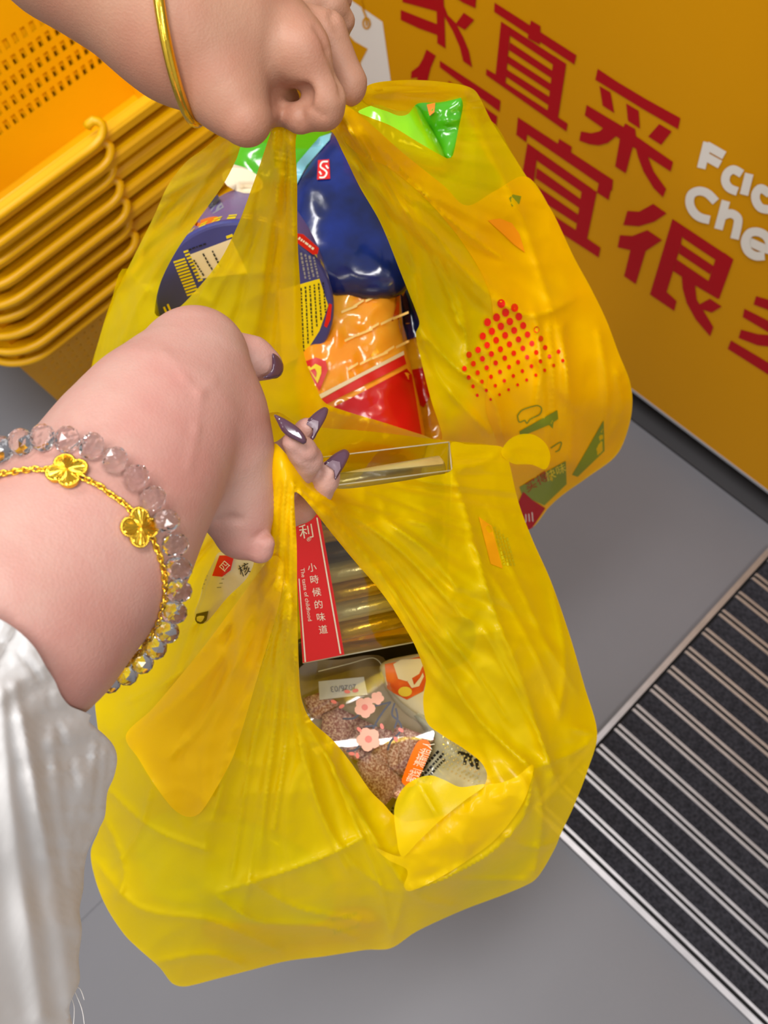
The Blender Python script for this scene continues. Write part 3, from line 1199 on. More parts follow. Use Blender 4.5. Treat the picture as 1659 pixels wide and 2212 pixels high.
f_h1 = [(636, 1064), (652, 1072), (676, 1100), (715, 1150), (760, 1205), (830, 1288), (890, 1382), (914, 1440), (920, 1470), (914, 1512), (922, 1560), (955, 1588), (1000, 1616), (1040, 1648), (1052, 1680),
        (1030, 1720), (960, 1760), (880, 1775), (852, 1762), (830, 1738), (800, 1708), (760, 1650), (720, 1600), (672, 1556), (652, 1512), (646, 1450), (642, 1300), (641, 1180)]
f_h2 = [(476, 1192), (520, 1206), (548, 1212), (532, 1250), (490, 1292), (446, 1344), (426, 1346), (420, 1326), (432, 1290), (440, 1258), (460, 1216)]


def f_ply(p):
    r = np.sqrt(((p - np.array(GF))**2).sum(1))
    a = np.exp(-(r / 230)**1.5)
    hole = spline(f_h1, 20)
    b = .55 * np.exp(-dist_line(p, hole, True) / 28)
    return np.clip(a + b + .25 * np.maximum(0, vnoise2(p / 120.0, 77)), 0, 1)


fb = empty('plastic_bag', tuple(P(750, 1750, .78)), 'front yellow plastic carrier bag of boxed sweets and packets, hooked on the fingers', 'bag')
sheet('front_panel', f_out, F_D, m_film, fb, holes=[f_h1, f_h2], step=6, ply=f_ply)
fb_out = [(566, 905), (600, 890), (640, 912), (700, 924), (800, 932), (900, 944), (968, 952), (1030, 958), (1088, 968)] + f_out[13:]
_b = spline(f_out[13:-1], 60, closed=False)
back_depth = Depth([(x, y, d + .005) for (x, y), d in zip(_b, F_D.base(_b))] + [(566, 905, .475), (640, 912, .51), (700, 924, .57), (800, 932, .65), (900, 944, .685), (968, 952, .695), (1030, 958, .68),
    (660, 1020, .67), (800, 1050, .72), (950, 1080, .735), (800, 1300, .77), (700, 1500, .79), (900, 1600, .81), (500, 1700, .81), (1050, 1300, .76), (1100, 1700, .81), (600, 1900, .86), (950, 1850, .85), (350, 1750, .79),
    (400, 1450, .71), (500, 1300, .67), (480, 1150, .63)])
sheet('back_panel', fb_out, back_depth, m_film, fb, step=12)
f_tab = [(272, 1588), (300, 1640), (332, 1692), (372, 1745), (402, 1764), (430, 1758), (462, 1712), (505, 1630), (560, 1450), (604, 1300), (612, 1220), (590, 1200), (520, 1290), (430, 1410), (330, 1530)]
sheet('folded_tab', f_tab, lambda p: F_D(p) - .0035, m_film, fb, step=9, ply=lambda p: np.full(len(p), .7))
f_col = [(812, 1832), (868, 1850), (905, 1815), (950, 1772), (1000, 1732), (1048, 1697), (1085, 1690), (1118, 1676), (1152, 1652), (1140, 1710), (1112, 1762), (1060, 1822), (960, 1890), (885, 1926), (872, 1915), (880, 1880), (840, 1858)]
sheet('turned_rim', f_col, lambda p: F_D(p) - .008 + crumple(45, .0018, 15)(p), m_film, fb, step=8, ply=lambda p: np.full(len(p), .2))
f_flap = [(868, 1850), (855, 1795), (852, 1745), (868, 1706), (895, 1684), (930, 1675), (960, 1685), (995, 1700), (1048, 1695), (1000, 1732), (950, 1773), (905, 1816)]
fl_c = crease([(903, 1690), (925, 1730), (950, 1772)], 12, .006)
sheet('rim_flap', f_flap, lambda p: F_D.base(p) - .019 + fl_c(p), m_film, fb, step=7, ply=lambda p: np.full(len(p), .1))
f_knot = [(1082, 975), (1100, 950), (1125, 938), (1155, 940), (1180, 960), (1189, 988), (1178, 1014), (1150, 1004), (1110, 1002), (1090, 990)]
k_c = [crease([(1085, 975), (1130, 965), (1185, 980)], 10, .006), crease([(1088, 978), (1130, 995), (1175, 1008)], 8, .005)]
sheet('corner_flap', f_knot, lambda p: F_D.base(p) - .004 + k_c[0](p) + k_c[1](p), m_film, fb, step=7)

# ------------------------------------------------------------------ rear bag
GR = (632, 225)
R_D = Depth([(600, 235, .46), (640, 270, .46), (740, 225, .462), (590, 300, .468), (640, 350, .482), (600, 500, .545), (640, 520, .545), (640, 760, .645), (500, 640, .63), (560, 850, .69), (480, 295, .50), (520, 310, .50),
             (400, 400, .60), (300, 530, .70), (200, 800, .82), (340, 690, .70), (300, 900, .78), (780, 300, .485), (820, 480, .56), (880, 600, .63), (900, 500, .585), (1000, 420, .63), (1010, 190, .64),
             (880, 178, .55), (800, 190, .49), (990, 290, .66), (965, 340, .62), (1110, 340, .73), (1190, 450, .76), (1275, 620, .80), (1365, 870, .88), (1140, 1150, 1.0), (1330, 985, .97), (1100, 700, .72),
             (1200, 800, .76), (1000, 800, .71), (905, 700, .67), (950, 940, .74), (700, 880, .70), (1100, 960, .80), (1220, 980, .86), (600, 1000, .76), (800, 1050, .86), (500, 1100, .86), (900, 1220, .97),
             (250, 1050, .90), (1050, 560, .68)], smooth=2e-5)
R_D.extra = [pleats(GR, 12, .0105, 200, 520, 41), pleats(GR, 27, .0035, 140, 300, 43), crumple(160, .004, 45), crumple(65, .0006, 48)]
for l, w, h in (
    ([(760, 250), (880, 420), (980, 560), (1060, 640)], 22, .012), ([(745, 260), (830, 420), (890, 560), (905, 690)], 12, .006), ([(1000, 200), (1060, 330), (1130, 480), (1200, 700)], 18, .007),
    ([(1060, 640), (1150, 680), (1250, 640)], 20, .010), ([(1200, 680), (1230, 850), (1230, 1020)], 16, .009), ([(1150, 650), (1170, 800), (1180, 1000), (1200, 1060)], 14, .006),
    ([(1290, 700), (1310, 850), (1290, 1000)], 14, .007), ([(905, 710), (980, 790), (1060, 850), (1090, 960)], 14, .009), ([(590, 270), (600, 500), (580, 700)], 10, .005), ([(625, 290), (635, 500), (640, 760)], 10, .005),
    ([(575, 320), (530, 480), (480, 620)], 10, .005), ([(500, 310), (420, 430), (330, 600), (250, 760)], 14, .006), ([(470, 310), (380, 400), (300, 560)], 12, .005), ([(700, 880), (820, 915), (950, 950)], 8, .005),
    ([(735, 280), (800, 420), (850, 540), (885, 640)], 6, .005), ([(750, 270), (840, 400), (930, 540), (1000, 720)], 8, .007), ([(770, 262), (880, 380), (1000, 500), (1090, 560)], 7, .005), ([(1000, 350), (940, 330), (860, 290)], 7, .004),
    ([(1160, 690), (1165, 800), (1150, 920)], 6, .004), ([(1185, 690), (1195, 820), (1190, 960)], 6, .004), ([(1215, 690), (1222, 820), (1215, 940)], 6, .004), ([(960, 560), (1000, 680), (1010, 800)], 9, .006),
    ([(905, 720), (960, 830), (1060, 940)], 8, .006), ([(1330, 790), (1340, 880), (1310, 960)], 8, .005), ([(560, 350), (500, 520), (420, 660)], 7, .004), ([(610, 420), (605, 620), (590, 820)], 7, .004),
    ([(800, 195), (880, 200), (1000, 205)], 8, .006), ([(790, 215), (850, 240), (880, 250)], 8, .006)):
    R_D.extra.append(crease(l, w, h * 1.35))
for i, (x0, x1) in enumerate(((588, 545), (597, 566), (606, 590), (616, 604), (624, 618), (633, 636))):
    R_D.extra.append(crease([(x0, 262), (x0 * .5 + x1 * .5, 360), (x1, 520)], 4.5, .0026 * (1 if i % 2 else -1)))
for i, (p, q, r) in enumerate((((728, 262), (780, 350), (850, 490)), ((740, 250), (800, 340), (890, 480)), ((752, 246), (830, 330), (950, 470)), ((512, 290), (450, 380), (380, 480)), ((498, 292), (430, 370), (340, 490)))):
    R_D.extra.append(crease([p, q, r], 6, .003 * (1 if i % 2 else -1)))
r_out = [(578, 262), (600, 232), (650, 235), (700, 240), (735, 222), (770, 205), (800, 182), (850, 174), (910, 173), (965, 178), (1008, 186), (1030, 200), (1062, 262), (1110, 338), (1142, 388), (1190, 452), (1240, 556), (1276, 622),
         (1310, 692), (1336, 762), (1360, 822), (1366, 872), (1356, 930), (1330, 985), (1268, 1032), (1200, 1082), (1138, 1150), (1100, 1195), (1000, 1230), (850, 1270), (650, 1280), (450, 1230), (320, 1150), (240, 1030),
         (200, 880), (197, 800), (212, 740), (240, 652), (276, 580), (300, 532), (332, 468), (362, 402), (402, 350), (440, 322), (480, 290), (530, 268)]
r_h1 = [(526, 306), (560, 300), (584, 282), (570, 330), (546, 400), (512, 490), (470, 570), (392, 660), (346, 684), (334, 676), (346, 612), (382, 540), (430, 472), (480, 402), (510, 345)]
r_h2 = [(641, 290), (680, 284), (714, 282), (742, 332), (776, 402), (822, 482), (866, 590), (900, 676), (906, 700), (898, 722), (910, 780), (930, 860), (955, 948), (915, 940), (820, 910), (740, 886), (700, 868), (680, 830), (656, 760), (650, 640), (643, 520), (642, 400)]
r_h3 = [(774, 240), (815, 226), (850, 238), (880, 238), (900, 222), (945, 220), (990, 208), (1000, 226), (990, 280), (978, 336), (966, 342), (905, 308), (845, 272), (790, 250)]


def r_ply(p):
    r = np.sqrt(((p - np.array(GR))**2).sum(1))
    a = .95 * np.exp(-(r / 240)**1.6)
    c = .8 * np.exp(-dist_line(p, np.array([(605, 250), (610, 520), (600, 800)])) / 60)
    e = .85 * np.exp(-dist_line(p, np.array([(740, 240), (860, 440), (960, 560), (1120, 640)])) / 55)
    g = .8 * np.clip((p[:, 0] + p[:, 1] * .1 - 1080 - 40 * np.sin(p[:, 1] / 90)) / 50, 0, 1) * np.clip((p[:, 1] + .55 * p[:, 0] - 1000) / 60, 0, 1)
    return np.clip(np.maximum.reduce([a, c, e, g]), 0, 1)


rb = empty('plastic_bag', tuple(P(800, 1150, .93)), 'rear yellow plastic carrier bag with red dot print, held by the fist', 'bag')
sheet('front_panel', r_out, R_D, m_film, rb, holes=[r_h1, r_h2, r_h3], step=6.5, ply=r_ply)
rb_out = [(1020, 300)] + r_out[12:39] + [(380, 720), (500, 780), (620, 720), (700, 620), (800, 540), (920, 420)]
_b = spline(r_out[12:39], 60, closed=False)
RB_D = Depth([(x, y, d + .005) for (x, y), d in zip(_b, R_D.base(_b))] + [(400, 720, .90), (600, 700, .96), (800, 520, .92), (950, 390, .84), (600, 800, .98), (900, 800, .99), (1100, 780, .95), (700, 1080, 1.04), (350, 800, .92), (1000, 1000, 1.0)])
sheet('back_panel', rb_out, RB_D, m_film, rb, step=16)

r_gus = [(722, 268), (745, 232), (780, 250), (870, 330), (960, 402), (1008, 444), (1070, 412), (1138, 382), (1192, 457), (1240, 560), (1277, 628), (1311, 698), (1337, 768), (1357, 826), (1361, 872), (1351, 928), (1325, 982), (1265, 1028), (1200, 1078), (1140, 1144),
         (1090, 1080), (1075, 960), (1050, 880), (1062, 760), (1060, 640), (1010, 540), (930, 440), (840, 362), (770, 330)]
sheet('handle', r_gus, R_D, m_film, rb, step=7, off=-.0012, ply=lambda p: np.clip(.75 + .25 * vnoise2(p / 70.0, 91), 0, 1))
r_top = [(782, 196), (800, 183), (850, 175), (910, 174), (965, 179), (1006, 187), (1012, 205), (992, 212), (950, 221), (902, 224), (882, 246), (862, 250), (835, 240), (800, 228), (784, 215)]
tc_ = [fold([(790, 205), (860, 196), (930, 196), (1005, 202)], 13, .006), fold([(800, 222), (850, 236), (880, 240)], 8, .004)]
sheet('handle', r_top, lambda p: R_D.base(p) - .005 + tc_[0](p) + tc_[1](p), m_film, rb, step=6, ply=lambda p: np.full(len(p), .35))

# ------------------------------------------------------------------ goods in the bags
from mathutils.bvhtree import BVHTree


def bvh_front(o):
    off = np.zeros(3)
    p = o
    while p is not None:
        off += np.array(p.location)
        p = p.parent
    me = o.data
    t = BVHTree.FromPolygons([Vector(v.co) + Vector(off) for v in me.vertices], [tuple(q.vertices) for q in me.polygons])

    def f(pts):
        pts = np.asarray(pts, float)
        out = np.full(len(pts), np.nan)
        for i, (x, y) in enumerate(pts):
            r = C2W @ np.array([(x - CX) / FPX, (y - CY) / FPX, 1.0])
            l = np.linalg.norm(r)
            h = t.ray_cast(Vector(CAMP), Vector(r / l))
            if h[0] is not None:
                out[i] = h[3] / l
        if np.isnan(out).any():
            out[np.isnan(out)] = np.nanmean(out)
        return out
    return f


def plane_front(c, n):
    c, n = np.asarray(c), np.asarray(n)
    k = (c - CAMP) @ n

    def f(pts):
        pts = np.asarray(pts, float)
        r = np.stack([(pts[:, 0] - CX) / FPX, (pts[:, 1] - CY) / FPX, np.ones(len(pts))], 1) @ C2W.T
        return k / (r @ n)
    return f


def quad_px(p0, u, v):
    p0, u, v = map(np.asarray, (p0, u, v))
    return [tuple(p0), tuple(p0 + u), tuple(p0 + u + v), tuple(p0 + v)]


def dash_rows(rows, seed, h=4.0, gap=2.2, wl=(3, 8)):
    """small print: rows of tiny marks; rows = list of (start, end) picture points"""
    r = random.Random(seed)
    out = []
    for a, b in rows:
        a, b = np.array(a, float), np.array(b, float)
        L = np.linalg.norm(b - a)
        d = (b - a) / L
        n = np.array([-d[1], d[0]])
        s = 0
        while s < L - 4:
            w = r.uniform(*wl)
            out.append(quad_px(a + d * s - n * h / 2, d * min(w, L - s), n * h * r.uniform(.7, 1)))
            s += w + gap
    return out


navy = mat('bowl_navy', srgb(66, 68, 136), rough=.35)
purple = mat('bowl_purple', srgb(126, 98, 156), rough=.4, col2=srgb(106, 98, 146), vscale=30)
yel_p = mat('print_yellow', srgb(238, 214, 20), rough=.45)
wht = mat('print_plain_white', srgb(240, 236, 226), rough=.5)
cream = mat('print_cream', srgb(236, 218, 186), rough=.5)
blk = mat('print_black', srgb(24, 24, 28), rough=.5)
greyp = mat('print_grey', srgb(150, 150, 160), rough=.5)
redp = mat('print_bright_red', srgb(214, 30, 28), rough=.4)
orgp = mat('print_orange', srgb(240, 122, 28), rough=.4)
grnp = mat('print_green', srgb(96, 150, 20), rough=.45)

# ---- noodle bowl lying with its lid to the opening
BC = P(530, 662, .765)
ax = C2W @ np.array([.0, -.62, .785])
ax /= np.linalg.norm(ax)
e1 = C2W @ np.array([1.0, 0.05, 0.0])
e1 = e1 - ax * (e1 @ ax)
e1 /= np.linalg.norm(e1)
e2 = np.cross(ax, e1)
RB = 192 * .762 / FPX


def lathe(prof, n=64):
    V, F = [], []
    for r, z in prof:
        for k in range(n):
            a = 2 * PI * k / n
            V.append(BC + ax * z + r * (math.cos(a) * e1 + math.sin(a) * e2))
    for j in range(len(prof) - 1):
        for k in range(n):
            l = (k + 1) % n
            F.append((j * n + k, (j + 1) * n + k, (j + 1) * n + l, j * n + l))
    return V, F


bowl = empty('noodle_bowl', tuple(BC + ax * .1), 'navy and purple instant noodle bowl lying tilted in the rear bag opening', 'noodle bowl')
v, f = lathe([(RB * .985, .003), (RB * .97, .012), (RB * .93, .03), (RB * .86, .07), (RB * .80, .105), (RB * .76, .108), (.0005, .108)])
bw = mesh_obj('bowl_wall', v, f, purple, bowl)
v, f = lathe([(.0005, -.001), (RB * .96, -.001), (RB * .985, -.0005), (RB, .0015), (RB, .004), (RB * .985, .0045)])
bl = mesh_obj('lid', v, f, navy, bowl, smooth=False)
lidf = plane_front(BC - ax * .001, ax)
v, f = [], []
for k in range(72):                                  # chequered band under the lid rim
    if k % 2:
        continue
    for z0, z1 in ((.008, .014), (.016, .020)):
        q = []
        for (kk, z) in ((k, z0), (k + 1.1, z0), (k + 1.1, z1), (k, z1)):
            a = 2 * PI * kk / 72
            r = RB * (.985 - .055 * (z / .03)) + .0007
            q.append(BC + ax * z + r * (math.cos(a) * e1 + math.sin(a) * e2))
        f.append(tuple(range(len(v), len(v) + 4)))
        v += q
mesh_obj('chequer_band', v, f, yel_p, bowl, smooth=False)
decal('date_panel', [[(410, 550), (500, 516), (535, 590), (433, 602)]], lidf, cream, bl)
st = [quad_px(np.array((374, 565)) + np.array((29, 71)) * i / 11, (25, -8), (1.6, 4)) for i in range(12)]
st += [quad_px(np.array((396, 543)) + np.array((31, 62)) * i / 9, (10, -3.5), (1.4, 4)) for i in range(10)]
st += [quad_px((352, 664), (8, 18), (4, -2)), quad_px((360, 658), (6, 14), (4, -2)), quad_px((488, 510), (14, -5), (2, 6))]
decal('yellow_print', st, lidf, yel_p, bl)
decal('small_print', dash_rows([((418, 562), (440, 596)), ((438, 548), (462, 590)), ((458, 542), (478, 580)), ((408, 540), (450, 525))], 3), lidf, blk, bl, off=.0012)
decal('white_print', dash_rows([((650 + 9 * i, 546 + 3 * i), (660 + 9 * i, 606 - 2 * i)) for i in range(4)], 5, h=4.5), lidf, greyp, bl)
decal('yellow_panel', [[(600, 628), (690, 602), (709, 660), (690, 715), (656, 768), (610, 790)]], lidf, yel_p, bl)
decal('panel_print', dash_rows([((650 + 9.5 * i, 622 - 2.5 * i), (656 + 9.5 * i, 762 - 17 * i)) for i in range(6)], 6, h=3.6), lidf, blk, bl, off=.0012)
decal('red_badge', [[(641, 504), (655, 506), (689, 536), (686, 549), (676, 550), (641, 524)], [(711, 655), (717, 658), (714, 690), (706, 708), (700, 704)]], lidf, redp, bl, off=.0008)
decal('badge_print', dash_rows([((645, 514), (682, 542))], 8, h=6, gap=2), lidf, wht, bl, off=.0013)
bwf = bvh_front(bw)
decal('egg_print', [circle_px(524, 390, 46, 26, rot=.3)], bwf, cream, bw, step=10)
decal('yolk_print', [circle_px(536, 390, 22, 9, rot=.3)], bwf, orgp, bw, off=.0012, step=10)
decal('table_print', [[(446, 440), (470, 420), (484, 448), (460, 462)]], bwf, greyp, bw, step=10)
decal('brand_print', [circle_px(446, 478, 28, 7, rot=-.3)], bwf, orgp, bw, step=8, off=.0016)


# ---- glossy packets
def gloss(name, c1, c2=None, scale=14, rough=.16, bump=.25, bscale=35):
    return mat(name, srgb(*c1), rough=rough, spec=.6, col2=srgb(*c2) if c2 else None, vscale=scale, bump=bump, bscale=bscale, coat=.3)


g_lime = gloss('pack_lime', (120, 190, 10), (150, 200, 12))
g_green = gloss('pack_green', (58, 150, 14), (84, 176, 18), bump=.4)
g_navy = gloss('pack_navy', (22, 44, 128), (12, 16, 36), scale=24)
g_orange = gloss('pack_orange', (246, 176, 52), (250, 150, 30), scale=30, bump=.15)
g_red = gloss('pack_red', (206, 16, 18), (190, 10, 14), bump=.15)
g_yel = gloss('pack_yellow', (240, 190, 30), (190, 110, 18), scale=26)
g_amber = gloss('pack_amber', (250, 186, 10), (246, 158, 8), scale=10)
g_cream = gloss('pack_cream', (228, 220, 196), (212, 204, 172), scale=20, bump=.3)

o, fr = pack('snack_packet', [(498, 360), (505, 300), (560, 262), (640, 268), (716, 282), (712, 330), (650, 400), (560, 400)], [(500, 330, .86), (700, 300, .86), (600, 400, .84)], .02, g_green, wrinkle=.003)
tag(o, 'green glossy snack packet behind the noodle bowl under the fist', 'packet')
decal('pale_stripe', [[(505, 355), (530, 362), (556, 384), (548, 398), (520, 378), (500, 366)]], fr, cream, o)
o, fr = pack('snack_packet', [(632, 398), (664, 350), (716, 286), (770, 300), (840, 420), (900, 560), (860, 640), (720, 640), (630, 580)], [(640, 400, .82), (750, 300, .84), (860, 560, .80), (660, 600, .80)], .022, g_navy, edge=110, wrinkle=.0007, seed=3)
tag(o, 'dark navy glossy snack packet with a small red logo in the rear bag', 'packet')
decal('pale_blue_band', [[(634, 392), (642, 352), (690, 296), (716, 287), (712, 302), (662, 358), (641, 398)]], fr, mat('pack_pale_blue', srgb(128, 190, 204), rough=.3), o)
decal('red_logo', [[(687, 346), (711, 344), (713, 386), (685, 388)]], fr, redp, o)
decal('logo_swirl', letter_strokes([[(708, 349), (696, 350), (692, 360), (700, 366), (706, 373), (700, 383), (690, 383)], [(704, 357), (709, 364)], [(690, 370), (694, 377)]], 3.4), fr, wht, o, off=.0012, step=8)
o, fr = pack('snack_packet', [(695, 590), (770, 556), (842, 512), (866, 590), (862, 690), (888, 790), (918, 945), (900, 1010), (700, 1010), (640, 860), (640, 760)], [(700, 590, .815), (850, 530, .81), (650, 900, .79), (900, 950, .80)], .022, g_orange, edge=70, wrinkle=.0025, seed=6)
tag(o, 'orange and red snack packet with a sealed red top edge in the rear bag', 'packet')
decal('red_seal', [[(700, 590), (770, 556), (841, 515), (850, 542), (782, 580), (708, 612)]], fr, g_red, o)
decal('cream_stripe', [[(708, 612), (782, 580), (850, 542), (854, 552), (786, 590), (710, 624)], [(690, 852), (780, 806), (872, 758), (873, 766), (780, 814), (692, 862)]], fr, cream, o)
decal('red_stripe', [[(692, 864), (780, 815), (873, 767), (878, 786), (790, 830), (700, 876)]], fr, redp, o)
decal('red_field', [[(712, 884), (800, 838), (879, 796), (890, 810), (912, 945), (890, 1000), (720, 1000), (690, 900)]], fr, g_red, o)
decal('pale_streaks', [quad_px((730 + 26 * (i % 5) + 7 * (i // 5), 610 + 62 * (i // 5) - 12 * (i % 5)), (22 + 6 * (i % 3), -14), (1, 5)) for i in range(20)], fr, mat('streak_pale', srgb(252, 214, 130), rough=.3), o, step=12)
decal('red_side', [[(858, 598), (866, 600), (862, 690), (846, 694), (856, 660)]], fr, g_red, o)
decal('ring_logo', [[(656, 782), (682, 772), (704, 780), (708, 800), (690, 845), (676, 820), (660, 800)]], fr, redp, o, off=.0009)
decal('ring_logo_inner', [[(664, 792), (682, 786), (694, 792), (694, 806), (686, 828), (676, 812)]], fr, yel_p, o, off=.0013)
decal('ring_logo_core', [[(670, 800), (680, 796), (684, 804), (682, 816)]], fr, redp, o, off=.0017)
o, fr = pack('snack_packet', [(850, 560), (880, 600), (915, 690), (940, 800), (975, 960), (960, 1040), (900, 1040), (870, 800)], [(860, 600, .86), (960, 960, .85), (880, 900, .86)], .018, g_yel, wrinkle=.003, seed=9)
tag(o, 'narrow strip of a yellow and brown packet beside the orange one', 'packet')
decal('dark_field', [[(862, 600), (884, 616), (908, 690), (908, 724), (880, 735), (870, 700)]], fr, g_navy, o)
decal('red_field', [[(884, 800), (930, 790), (938, 840), (915, 880), (896, 870)]], fr, g_red, o)
o, fr = pack('snack_packet', [(742, 225), (800, 205), (890, 222), (922, 262), (965, 356), (880, 345), (790, 300)], [(750, 240, .70), (900, 230, .70), (950, 350, .69)], .018, g_lime, edge=50, wrinkle=.002, seed=12)
tag(o, 'lime green smooth packet poking out at the top right of the rear bag', 'packet')
o, fr = pack('snack_packet', [(884, 218), (950, 208), (1004, 202), (1004, 250), (986, 352), (958, 352), (925, 285)], [(890, 225, .715), (1000, 205, .70), (970, 350, .70)], .012, g_green, edge=40, wrinkle=.006, seed=14)
tag(o, 'dark green crumpled packet at the far corner of the rear bag', 'packet')
decal('orange_print', [[(922, 226), (940, 222), (938, 242), (928, 250)]], fr, orgp, o)
# bulk of the goods that shows through the film of the rear bag
o, fr = pack('snack_packet', [(985, 250), (1005, 245), (1050, 335), (1085, 395), (1050, 425), (1010, 450), (930, 430), (900, 360), (960, 362)], [(1000, 250, .735), (1075, 385, .745), (930, 420, .70)], .012, g_lime, edge=50, wrinkle=.002, seed=16)
tag(o, 'lime packet showing through the upper right film of the rear bag', 'packet')
o, fr = pack('snack_packet', [(880, 440), (1010, 455), (1045, 600), (1040, 700), (990, 800), (930, 720), (905, 560)], [(900, 450, .72), (1030, 600, .79), (980, 780, .80)], .012, gloss('pack_dark_olive', (96, 104, 20), (70, 84, 24)), edge=50, wrinkle=.003, seed=18)
tag(o, 'dark olive packet showing through the film left of the red dots', 'packet')
o, fr = pack('snack_packet', [(1110, 410), (1020, 450), (1040, 560), (1066, 640), (1010, 790), (1040, 950), (1090, 1040), (1140, 1040), (1220, 960), (1270, 880), (1240, 720), (1175, 560)], [(1110, 420, .795), (1040, 600, .785), (1250, 850, .875), (1110, 1020, .935)], .016, g_amber, edge=90, wrinkle=.004, seed=17)
tag(o, 'large amber packet showing through the right side of the rear bag', 'packet')
o, fr = pack('snack_packet', [(250, 640), (330, 620), (360, 760), (340, 900), (260, 960), (215, 860), (222, 740)], [(250, 650, .84), (340, 700, .81), (280, 940, .90)], .02, gloss('pack_olive', (170, 160, 20), (200, 190, 40)), wrinkle=.004, seed=19)
tag(o, 'olive printed packet showing through the left side of the rear bag', 'packet')
decal('faint_print', dash_rows([((232 + 8 * i, 700 + 3 * i), (216 + 14 * i, 820 + 6 * i)) for i in range(5)], 21, h=4), fr, grnp, o)

# ---- clear box of foil candies
A_, B_, D_ = P(636, 1060, .580), P(976, 1016, .612), P(655, 1432, .640)
E3 = P(970, 955, .662) - B_
U1, U2 = B_ - A_, D_ - A_
mp, N, L = NT('clear_plastic')
N.remove(N['Principled BSDF'])
tr = N.new('ShaderNodeBsdfTransparent')
tr.inputs['Color'].default_value = (.97, .97, .95, 1)
gl = N.new('ShaderNodeBsdfGlossy')
gl.inputs['Roughness'].default_value = .06
fz = N.new('ShaderNodeFresnel')
fz.inputs['IOR'].default_value = 1.5
nz = N.new('ShaderNodeTexNoise')
nz.inputs['Scale'].default_value = 24
bp = N.new('ShaderNodeBump')
bp.inputs['Strength'].default_value = .2
bp.inputs['Distance'].default_value = .004
tcn = N.new('ShaderNodeTexCoord')
L.new(tcn.outputs['Object'], nz.inputs['Vector'])
L.new(nz.outputs['Fac'], bp.inputs['Height'])
L.new(bp.outputs['Normal'], gl.inputs['Normal'])
L.new(bp.outputs['Normal'], fz.inputs['Normal'])
fm = N.new('ShaderNodeMath')
fm.operation = 'MULTIPLY_ADD'
fm.inputs[1].default_value = 1.3
fm.inputs[2].default_value = .03
L.new(fz.outputs[0], fm.inputs[0])
mx = N.new('ShaderNodeMixShader')
L.new(fm.outputs[0], mx.inputs[0])
L.new(tr.outputs[0], mx.inputs[1])
L.new(gl.outputs[0], mx.inputs[2])
L.new(mx.outputs[0], N['Material Output'].inputs['Surface'])
m_clear = mp
m_clearedge = mat('clear_edge', srgb(232, 230, 214), rough=.15, alpha=.45)
cbx = empty('candy_box', tuple(A_ + U2 + E3), 'clear plastic box with a red lettered band, standing in the front bag', 'box')
V = [A_, A_ + U1, A_ + U1 + U2, A_ + U2, A_ + E3, A_ + U1 + E3, A_ + U1 + U2 + E3, A_ + U2 + E3]
mesh_obj('clear_walls', V, [(3, 2, 1, 0), (4, 5, 6, 7), (0, 1, 5, 4), (1, 2, 6, 5), (2, 3, 7, 6), (3, 0, 4, 7)], m_clear, cbx, smooth=False)
ev, ef = [], []
for a, b in ((0, 1), (1, 2), (2, 3), (3, 0), (4, 5), (5, 6), (6, 7), (7, 4), (0, 4), (1, 5), (2, 6), (3, 7)):
    q, w = tube([V[a], V[b]], .0005, 5)
    ef += [tuple(i + len(ev) for i in t) for t in w]
    ev += list(q)
mesh_obj('box_edges', ev, ef, m_clearedge, cbx)
nb = np.cross(U1, U2)
boxf = plane_front(A_, nb / np.linalg.norm(nb))
m_band = mat('band_red', srgb(222, 30, 36), rough=.3, coat=.2)
band = decal('red_band', [[(628, 1062), (681, 1055), (744, 1414), (654, 1432)]], boxf, m_band, cbx, off=.0008, step=30)
decal('band_line', [[(683, 1118), (686, 1118), (737, 1412), (734, 1412)], [(645, 1250), (647, 1250), (661, 1430), (658, 1430)]], boxf, wht, band, off=.0013, step=60)
xd, yd = np.array((24.0, -3.0)), np.array((-4.0, -24.0))
for ch, (x, y), s in (('小', (674, 1226), .82), ('時', (679, 1252), .82), ('候', (684, 1279), .82), ('的', (688, 1306), .82), ('味', (693, 1333), .82), ('道', (698, 1360), .82), ('利', (662, 1148), 1.35)):
    text_decal('white_lettering', ch, np.array((x, y)) - xd * s * .5 - yd * s * .36, xd * s, yd * s, boxf, wht, band, off=.0014)
text_decal('white_lettering', 'The taste of childhood', (649, 1228), (1.85, 12.5), (12.0, -1.8), boxf, wht, band, off=.0014)
text_decal('white_lettering', '®', (662, 1170), (13, -2), (2, -13), boxf, wht, band, off=.0014)
foil = [mat('foil_gold', srgb(206, 160, 30), rough=.22, metal=.55, var=.1, vscale=60, bump=.3, bscale=120), mat('foil_dark', srgb(84, 66, 38), rough=.25, metal=.5, bump=.3, bscale=120),
        mat('foil_pale', srgb(214, 196, 130), rough=.25, metal=.4, bump=.3, bscale=120)]
fn = ['gold', 'dark', 'pale']
on = ['uppermost', 'second', 'third', 'fourth', 'fifth', 'sixth', 'seventh', 'lowest']
for i in range(8):
    t = (i + .55) / 8.1
    k = (2, 1, 0, 1, 2, 0, 2, 0)[i]
    c0 = A_ + U2 * t + U1 * .10 + E3 * .36
    c1 = A_ + U2 * t + U1 * .96 + E3 * .36 - U2 * .035
    r = np.linalg.norm(U2) / 16.6
    p = [c0 + (c1 - c0) * s for s in (0, .012, .04, .5, .96, .988, 1)]
    v, f = tube(p, [r * .2, r * .55, r * .98, r, r * .98, r * .55, r * .2], 14)
    tag(mesh_obj('foil_candy', v, f, foil[k], None), '%s foil wrapped candy roll, %s in the clear box' % (fn[k], on[i]), 'candy', 'candy rolls in the clear box')

